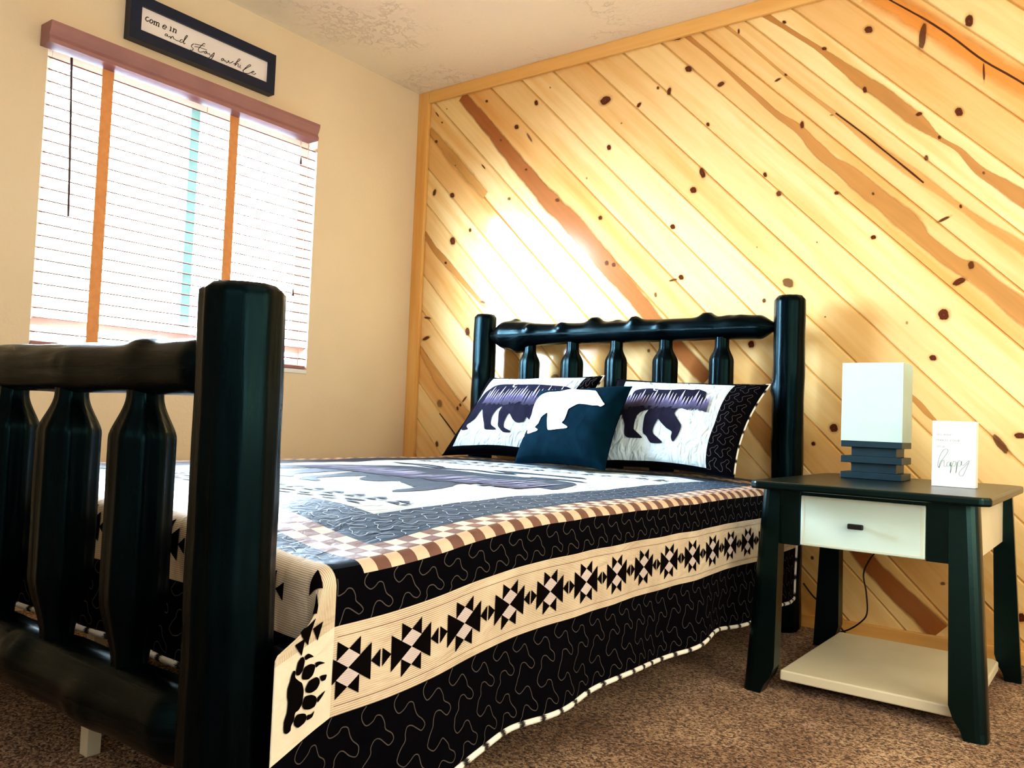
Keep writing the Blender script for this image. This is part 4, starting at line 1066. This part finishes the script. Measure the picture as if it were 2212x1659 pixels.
# ------------------------------------------------------------------ pillows
def pillow(root, corners, thick, face_mat_fn, mats, pinch=.05, nu=60, nv=44, bulge_p=.42, sag=0.0, extra=(), back=.6):
    A, B, Cc, Dd = [Vector(c) for c in corners]   # BL BR TR TL
    nrm = (B - A).cross(Dd - A).normalized()
    if nrm.y > 0: nrm = -nrm
    def prof(u, v):
        a = max(0, 1 - abs(2 * u - 1) ** 2.6); b = max(0, 1 - abs(2 * v - 1) ** 2.6)
        return (a * b) ** bulge_p
    def mid(u, v):
        uu = u; vv = v
        # edges pull in between the corners
        cu = 4 * u * (1 - u); cv = 4 * v * (1 - v)
        uu = u + (0.5 - u) * 2 * pinch * cv * abs(2 * u - 1) ** 1.5
        vv = v + (0.5 - v) * 2 * pinch * cu * abs(2 * v - 1) ** 1.5
        return (A * (1 - uu) + B * uu) * (1 - vv) + (Dd * (1 - uu) + Cc * uu) * vv
    def surf(u, v):
        w = .006 * noise.noise(Vector((u * 5, v * 5, A.x * 9))) * min(1, prof(u, v) * 2)
        return mid(u, v) + nrm * (thick * prof(u, v) + w + .001)
    def nr(u, v, e=.01):
        a = surf(min(u + e, 1), v) - surf(max(u - e, 0), v); b = surf(u, min(v + e, 1)) - surf(u, max(v - e, 0))
        n = a.cross(b).normalized()
        return n if n.dot(nrm) > 0 else -n
    mb = MB()
    W_ = (B - A).length; H_ = (Dd - A).length
    for side in (0, 1):
        V = []; F = []; UV = []; mi = []
        for j in range(nv + 1):
            for i in range(nu + 1):
                u, v = i / nu, j / nv
                if side == 0: V.append(surf(u, v))
                else: V.append(mid(u, v) - nrm * (thick * back * prof(u, v)))
                UV.append((u * W_, v * H_))
        for j in range(nv):
            for i in range(nu):
                q = (j * (nu + 1) + i, j * (nu + 1) + i + 1, (j + 1) * (nu + 1) + i + 1, (j + 1) * (nu + 1) + i)
                F.append(q if side == 0 else q[::-1])
                mi.append(face_mat_fn((i + .5) / nu, (j + .5) / nv) if side == 0 else 0)
        k = len(mb.v)
        mb.v += [tuple(v) for v in V]; mb.f += [tuple(x + k for x in q) for q in F]; mb.m += mi; mb.uv += UV; mb.sm += [True] * len(F)
    return mb, surf, nr, W_, H_

def bear_applique(mb, poly, mi, surf, nr, W_, H_, off=.0025):
    applique(mb, closed(poly), mi, surf, nr, off, .045, uv=lambda a, b: (a * W_, b * H_))
def sham(name, label, corners, panel, bear, seed, peak):
    root = thing(name, label, 'pillow', tuple((Vector(corners[0]) + Vector(corners[1])) / 2), 'quilted bear shams against the headboard')
    pu0, pu1, pv0, pv1 = panel
    fm = lambda u, v: 1 if (pu0 < u < pu1 and pv0 < v < pv1) else 0
    mb, surf, nr, W_, H_ = pillow(root, corners, .075, fm, None, pinch=.05)
    mats = [M['q_dark'], M['sham_white'], M['q_navy'], M['tree'], M['thread']]
    bear_applique(mb, bear, 2, surf, nr, W_, H_)
    # mountains and firs printed over the bear's back
    rnd = random.Random(seed)
    ub0, ub1, vb, vt = peak
    n = 26
    for i in range(n):
        u = ub0 + (ub1 - ub0) * i / (n - 1); w = .013
        big = i % 4 == 1
        h = (vt - vb) * (1.0 if big else rnd.uniform(.62, .86))
        tri = [(u - w * (1.5 if big else 1), vb + rnd.uniform(-.02, .03)), (u + w * (1.5 if big else 1), vb + rnd.uniform(-.02, .03)), (u + .006, vb + h)]
        applique(mb, tri, 3, surf, nr, .0032 + .00005 * i, .04, uv=lambda a, b, vb=vb, h=h: (a, max(0, min(1, (b - vb) / h))))
    # crescent moon
    mu, mv = ub0 + (ub1 - ub0) * .34, vt + .0
    cres = [(mu + .018 * cos(t), mv + .026 * sin(t)) for t in [pi * .25 + 1.5 * pi * k / 10 for k in range(11)]] + [(mu + .006 + .013 * cos(t), mv + .018 * sin(t)) for t in [pi * 1.75 - 1.5 * pi * k / 10 for k in range(11)]]
    applique(mb, cres, 3, surf, nr, .005, .05, uv=lambda a, b: (a, 1.0))
    # stipple stitching on the dark side strips and on the bear
    for k, (a0, a1) in enumerate(((pu1 + .01, pu1 + (1 - pu1) * .5), (pu1 + (1 - pu1) * .48, .985))):
        if k: continue
        for st_ in strands(.02, .97, pu1 + .008, .985, .115, 2, seed):
            stitch(mb, [(v, max(.02, min(.98, u))) for u, v in st_], 4, surf, nr, .0022, .0014)
    body = mb.build('cover', mats, root)
    edge = [(i / 40, 0) for i in range(41)] + [(1, j / 30) for j in range(1, 31)] + [(1 - i / 40, 1) for i in range(1, 41)] + [(0, 1 - j / 30) for j in range(1, 30)]
    ep = [surf(u, v) for u, v in edge]; ep.append(ep[0])
    tube('piping', [ep[i] for i in range(41, 72)], .0035, M['binding'], root, 6, label='black and white edge piping')
    tube('seam_cord', ep[0:41], .003, M['q_dark'], root, 6)
    tube('seam_cord', ep[71:112], .003, M['q_dark'], root, 6)
    return root
sham('pillow', 'white quilted sham with black bear leaning at the window side of headboard',
     [(.63, -.42, .556), (1.30, -.43, .556), (1.33, -.235, .918), (.735, -.235, .910)], (.085, .90, .07, .945), BEAR_L, 5, (.18, .80, .55, .80))
sham('pillow', 'white quilted sham with black bear and wide dark end strip beside the nightstand',
     [(1.40, -.455, .556), (1.99, -.475, .556), (2.02, -.235, .886), (1.39, -.235, .904)], (.10, .83, .03, .94), BEAR_R, 6, (.175, .74, .56, .80))
tp = thing('pillow', 'dark teal square throw pillow with white polar bear in front of two shams', 'pillow', (1.36, -.60, .55))
mb, surf, nr, W_, H_ = pillow(tp, [(1.162, -.605, .556), (1.572, -.615, .556), (1.552, -.40, .868), (1.126, -.40, .845)], .07, lambda u, v: 0, None, pinch=.045)
bear_applique(mb, BEAR_T, 1, surf, nr, W_, H_)
mb.build('cover', [M['t_dark'], M['t_white']], tp)

# ------------------------------------------------------------------ nightstand
ns = thing('nightstand', 'black nightstand with splayed legs, pale drawer and cream lower shelf', 'nightstand', (2.49, -.52, 0))
ZT = .583
cut = .05
top = [(2.222 + cut * .0, -.915), (2.240, -.93), (2.775, -.93), (2.80, -.905), (2.80, -.23), (2.76, -.17), (2.25, -.17), (2.215, -.22), (2.215, -.905)]
top = [(2.232, -.93), (2.780, -.93), (2.800, -.912), (2.800, -.205), (2.765, -.17), (2.245, -.17), (2.212, -.205), (2.212, -.912)]
v, f = prism_vf(top, 'z', ZT - .022, ZT, .006)
obj('tabletop', v, f, M['black'], ns)
# front apron as a frame around the drawer
mb = MB()
for (a, b, c, d) in ((2.262, 2.331, .408, ZT - .0225), (2.648, 2.712, .408, ZT - .0225), (2.331, 2.648, .548, ZT - .0225)):
    v, f = box_vf(a, b, -.850, -.826, c, d, .0015); mb.add(v, f)
mb.build('front_apron', M['black'], ns)
box('side_apron', 2.735, 2.752, -.80, -.25, .415, ZT - .0225, M['cream'], ns, .001, 'cream painted side apron')
box('side_apron', 2.235, 2.252, -.80, -.25, .415, ZT - .0225, M['cream'], ns, .001, 'cream painted side apron')
box('back_apron', 2.28, 2.71, -.235, -.215, .415, ZT - .0225, M['black'], ns, .001)
dr = box('drawer', 2.333, 2.646, -.853, -.50, .411, .5475, M['drawer'], ns, .003, 'cream drawer front coloured as in cool light')
mb = MB()
for (a, b, c, d) in ((2.341, 2.343, .418, .541), (2.636, 2.638, .418, .541), (2.341, 2.638, .4165, .4185), (2.341, 2.638, .5405, .5425)):
    v, f = box_vf(a, b, -.8536, -.8528, c, d); mb.add(v, f)
mb.build('bead_line', M['cream'], dr)
kn = MB()
v, f, uv = tube_vf([(2.484, -.8525, .478), (2.484, -.872, .478)], .005, 10); kn.add(v, f, 0, uv, True)
v, f = box_vf(2.463, 2.503, -.880, -.870, .471, .485, .003); kn.add(v, f)
kn.build('knob', M['metal'], dr, 'small black metal knob')
def leg(xo_t, xi_t, xo_b, xi_b, y_t, y_b, sy, name='leg'):
    """tapered splayed board leg with a scooped foot; outer corner rounded off"""
    rows = [(ZT - .0225, 0), (.42, 0), (.30, 0), (.15, 0), (.075, 0), (.045, .25), (.022, .62), (.0, .8)]
    V = []; F = []
    sx = 1 if xo_t > xi_t else -1
    for z, sc in rows:
        t = 1 - z / (ZT - .0225)
        xo = xo_t + (xo_b - xo_t) * t; xi = xi_t + (xi_b - xi_t) * t
        xi = xi + (xo - xi) * .5 * sc
        y = y_t + (y_b - y_t) * t
        th = .050
        ch = min(.026, abs(xo - xi) * .45)
        yo = y; yi = y - sy * th
        pts = [(xi, yo)]
        for k in range(5):
            a = pi / 2 * k / 4
            pts.append((xo - sx * ch + sx * ch * sin(a), yo - sy * ch + sy * ch * cos(a)))
        pts += [(xo, yi), (xi, yi)]
        V += [(a, b, z) for a, b in pts]
    n = 8
    for i in range(len(rows) - 1):
        for k in range(n):
            F.append((i * n + k, i * n + (k + 1) % n, (i + 1) * n + (k + 1) % n, (i + 1) * n + k))
    F.append(tuple(range(n))); F.append(tuple(range((len(rows) - 1) * n, len(rows) * n))[::-1])
    bm = bmesh.new(); vs = [bm.verts.new(q) for q in V]
    for q in F: bm.faces.new([vs[i] for i in q])
    bmesh.ops.recalc_face_normals(bm, faces=bm.faces[:])
    bm.verts.index_update()
    F = [tuple(q.index for q in p.verts) for p in bm.faces]; bm.free()
    return obj(name, V, F, M['black'], ns)
leg(2.762, 2.698, 2.796, 2.712, -.852, -.900, -1)
leg(2.222, 2.275, 2.195, 2.283, -.852, -.895, -1)
leg(2.775, 2.725, 2.805, 2.735, -.215, -.205, 1)
leg(2.225, 2.275, 2.198, 2.280, -.215, -.205, 1)
sh = [(2.283, -.845), (2.711, -.845), (2.711, -.84), (2.745, -.84), (2.745, -.27), (2.735, -.235), (2.283, -.235)]
sh = [(2.2835, -.843), (2.712, -.843), (2.736, -.835), (2.748, -.80), (2.748, -.28), (2.733, -.255), (2.2835, -.255)]
v, f = prism_vf(sh, 'z', .032, .060, .004)
obj('lower_shelf', v, f, M['cream'], ns, label='cream painted lower shelf')

# ------------------------------------------------------------------ lamp
lp = thing('table_lamp', 'small table lamp with white box shade on dark stacked slab base', 'lamp', (2.42, -.38, ZT))
x0, x1, y0, y1 = 2.326, 2.505, -.448, -.315
mb = MB()
zb = ZT + .0005
for (a, b) in ((zb, zb + .020), (zb + .049, zb + .070), (zb + .098, zb + .117)):
    v, f = box_vf(x0, x1, y0, y1, a, b, .0015); mb.add(v, f)
for (a, b) in ((zb + .020, zb + .049), (zb + .070, zb + .098)):
    v, f = box_vf(x0 + .029, x1 - .018, y0 + .012, y1 - .012, a, b, .001); mb.add(v, f)
mb.build('base', M['lampbase'], lp, 'dark slatted block base')
mb = MB()
a = .0015; s0, s1 = zb + .1175, zb + .362
for (p, q, r, s) in ((x0, x1, y0, y0 + a), (x0, x1, y1 - a, y1), (x0, x0 + a, y0 + a, y1 - a), (x1 - a, x1, y0 + a, y1 - a)):
    v, f = box_vf(p, q, r, s, s0, s1); mb.add(v, f)
mb.build('lamp_shade', M['shade'], lp)
bb = MB()
R_ = []
for i in range(9):
    th = pi * i / 8; R_.append((.028 * sin(th) + .0005, s0 + .10 - .032 * cos(th)))
V = []; F = []
for (r, z) in R_:
    for k in range(14): V.append(((x0 + x1) / 2 + r * cos(2 * pi * k / 14), (y0 + y1) / 2 + r * sin(2 * pi * k / 14), z))
for i in range(8):
    for k in range(14): F.append((i * 14 + k, i * 14 + (k + 1) % 14, (i + 1) * 14 + (k + 1) % 14, (i + 1) * 14 + k))
bb.add(V, F, 0, None, True)
bb.build('bulb', M['cardwhite'], lp)
tube('socket', [((x0 + x1) / 2, (y0 + y1) / 2, s0 - .0), ((x0 + x1) / 2, (y0 + y1) / 2, s0 + .07)], .012, M['metal'], lp, 12)
cord = catmull([(2.42, -.315, ZT + .006), (2.42, -.22, ZT + .005), (2.42, -.155, ZT + .002), (2.41, -.135, .50), (2.378, -.11, .36), (2.335, -.10, .285), (2.318, -.10, .235), (2.328, -.10, .176), (2.332, -.10, .105), (2.311, -.10, .069), (2.262, -.09, .030), (2.20, -.06, .006)], 6)
tube('power_cord', cord, .0026, M['plug'], lp, 6, label='thin black power cord')

cb = catmull([(2.095, -.045, .165), (2.13, -.045, .125), (2.165, -.045, .098), (2.20, -.045, .07), (2.24, -.05, .02), (2.27, -.06, .005)], 6)
o = tube('extension_cable', cb, .003, M['plug'], None, 6)
tag(o, 'thin black cable against the pine wall between bed post and nightstand leg', 'cable')

# ------------------------------------------------------------------ block sign
bs_ = thing('block_sign', 'white standing block sign reading do what makes your soul happy', 'sign', (2.66, -.53, ZT))
box('block', 2.6055, 2.7165, -.5500, -.508, ZT + .0005, ZT + .186, M['cardwhite'], bs_, .0012)
dz = 0.003
mb = MB()
for s in HAPPY: ribbon(mb, [(a, b + dz) for a, b in s], .0013, lambda a, b: (a, -.5506, b))
mb.build('script_lettering', M['greenink'], bs_, 'grey green script word happy')
def text_mesh(body, x, z, w, h, mat, parent, name):
    cu = bpy.data.curves.new('t', 'FONT'); cu.body = body; cu.size = 1; cu.space_character = 1.25
    ob = bpy.data.objects.new('t', cu); COL.objects.link(ob)
    bpy.context.view_layer.update()
    dg = bpy.context.evaluated_depsgraph_get()
    me = bpy.data.meshes.new_from_object(ob.evaluated_get(dg))
    xs = [v.co.x for v in me.vertices]; ys = [v.co.y for v in me.vertices]
    sx = w / (max(xs) - min(xs)); sy = h / (max(ys) - min(ys))
    V = [(x + (v.co.x - min(xs)) * sx, -.5506, z + (v.co.y - min(ys)) * sy) for v in me.vertices]
    F = [tuple(p.vertices) for p in me.polygons]
    COL.objects.unlink(ob); bpy.data.objects.remove(ob); bpy.data.curves.remove(cu); bpy.data.meshes.remove(me)
    obj(name, V, F, mat, parent)
text_mesh('DO WHAT', 2.6175, .7245 + dz, .041, .0055, M['greenink'], bs_, 'printed_word')
text_mesh('MAKES YOUR', 2.6175, .7085 + dz, .058, .0055, M['greenink'], bs_, 'printed_word')
text_mesh('SOUL', 2.6175, .6905 + dz, .022, .0055, M['greenink'], bs_, 'printed_word')

# ------------------------------------------------------------------ world, lights, camera
w = bpy.data.worlds.new('World'); SC.world = w; w.use_nodes = True
nt = w.node_tree; bg = nt.nodes['Background']
gtc = nt.nodes.new('ShaderNodeTexCoord'); sp = nt.nodes.new('ShaderNodeSeparateXYZ'); nt.links.new(gtc.outputs['Generated'], sp.inputs[0])
rp = nt.nodes.new('ShaderNodeValToRGB'); rp.color_ramp.elements[0].position = .0; rp.color_ramp.elements[0].color = (.62, .78, 1.0, 1)
rp.color_ramp.elements[1].position = .6; rp.color_ramp.elements[1].color = (.74, .88, 1, 1)
nt.links.new(sp.outputs['Z'], rp.inputs[0]); nt.links.new(rp.outputs[0], bg.inputs[0])
bg.inputs[1].default_value = WORLD

def area(name, loc, target, sx, sy, power, col, portal=False):
    l = bpy.data.lights.new(name, 'AREA'); l.shape = 'RECTANGLE'; l.size = sx; l.size_y = sy
    l.energy = power; l.color = col
    o = bpy.data.objects.new(name, l); COL.objects.link(o); o.location = loc
    d = Vector(target) - Vector(loc); o.rotation_euler = d.to_track_quat('-Z', 'Y').to_euler()
    if portal: l.cycles.is_portal = True
    return o
area('sky_portal', (-.14, -1.284, 1.46), (1, -1.284, 1.46), 1.2, 1.08, 1, (1, 1, 1), True)
for args in LIGHTS: area(*args)

cam = bpy.data.cameras.new('Camera'); co = bpy.data.objects.new('Camera', cam); COL.objects.link(co)
cx, cy, cz, yaw, pitch, roll_, fpx = CAM
fwv = Vector((sin(yaw) * cos(pitch), cos(yaw) * cos(pitch), sin(pitch)))
r0 = Vector((cos(yaw), -sin(yaw), 0)); u0_ = r0.cross(fwv)
r2 = r0 * cos(roll_) + u0_ * sin(roll_); u2 = -r0 * sin(roll_) + u0_ * cos(roll_)
mw = Matrix((r2, u2, -fwv)).transposed().to_4x4(); mw.translation = (cx, cy, cz)
co.matrix_world = mw
cam.sensor_width = 36; cam.lens = fpx / 2212 * 36; cam.clip_start = .02
SC.camera = co
SC.view_settings.view_transform = 'Standard'
SC.view_settings.look = LOOK
SC.view_settings.exposure = EXPO
SC.view_settings.gamma = 1.0
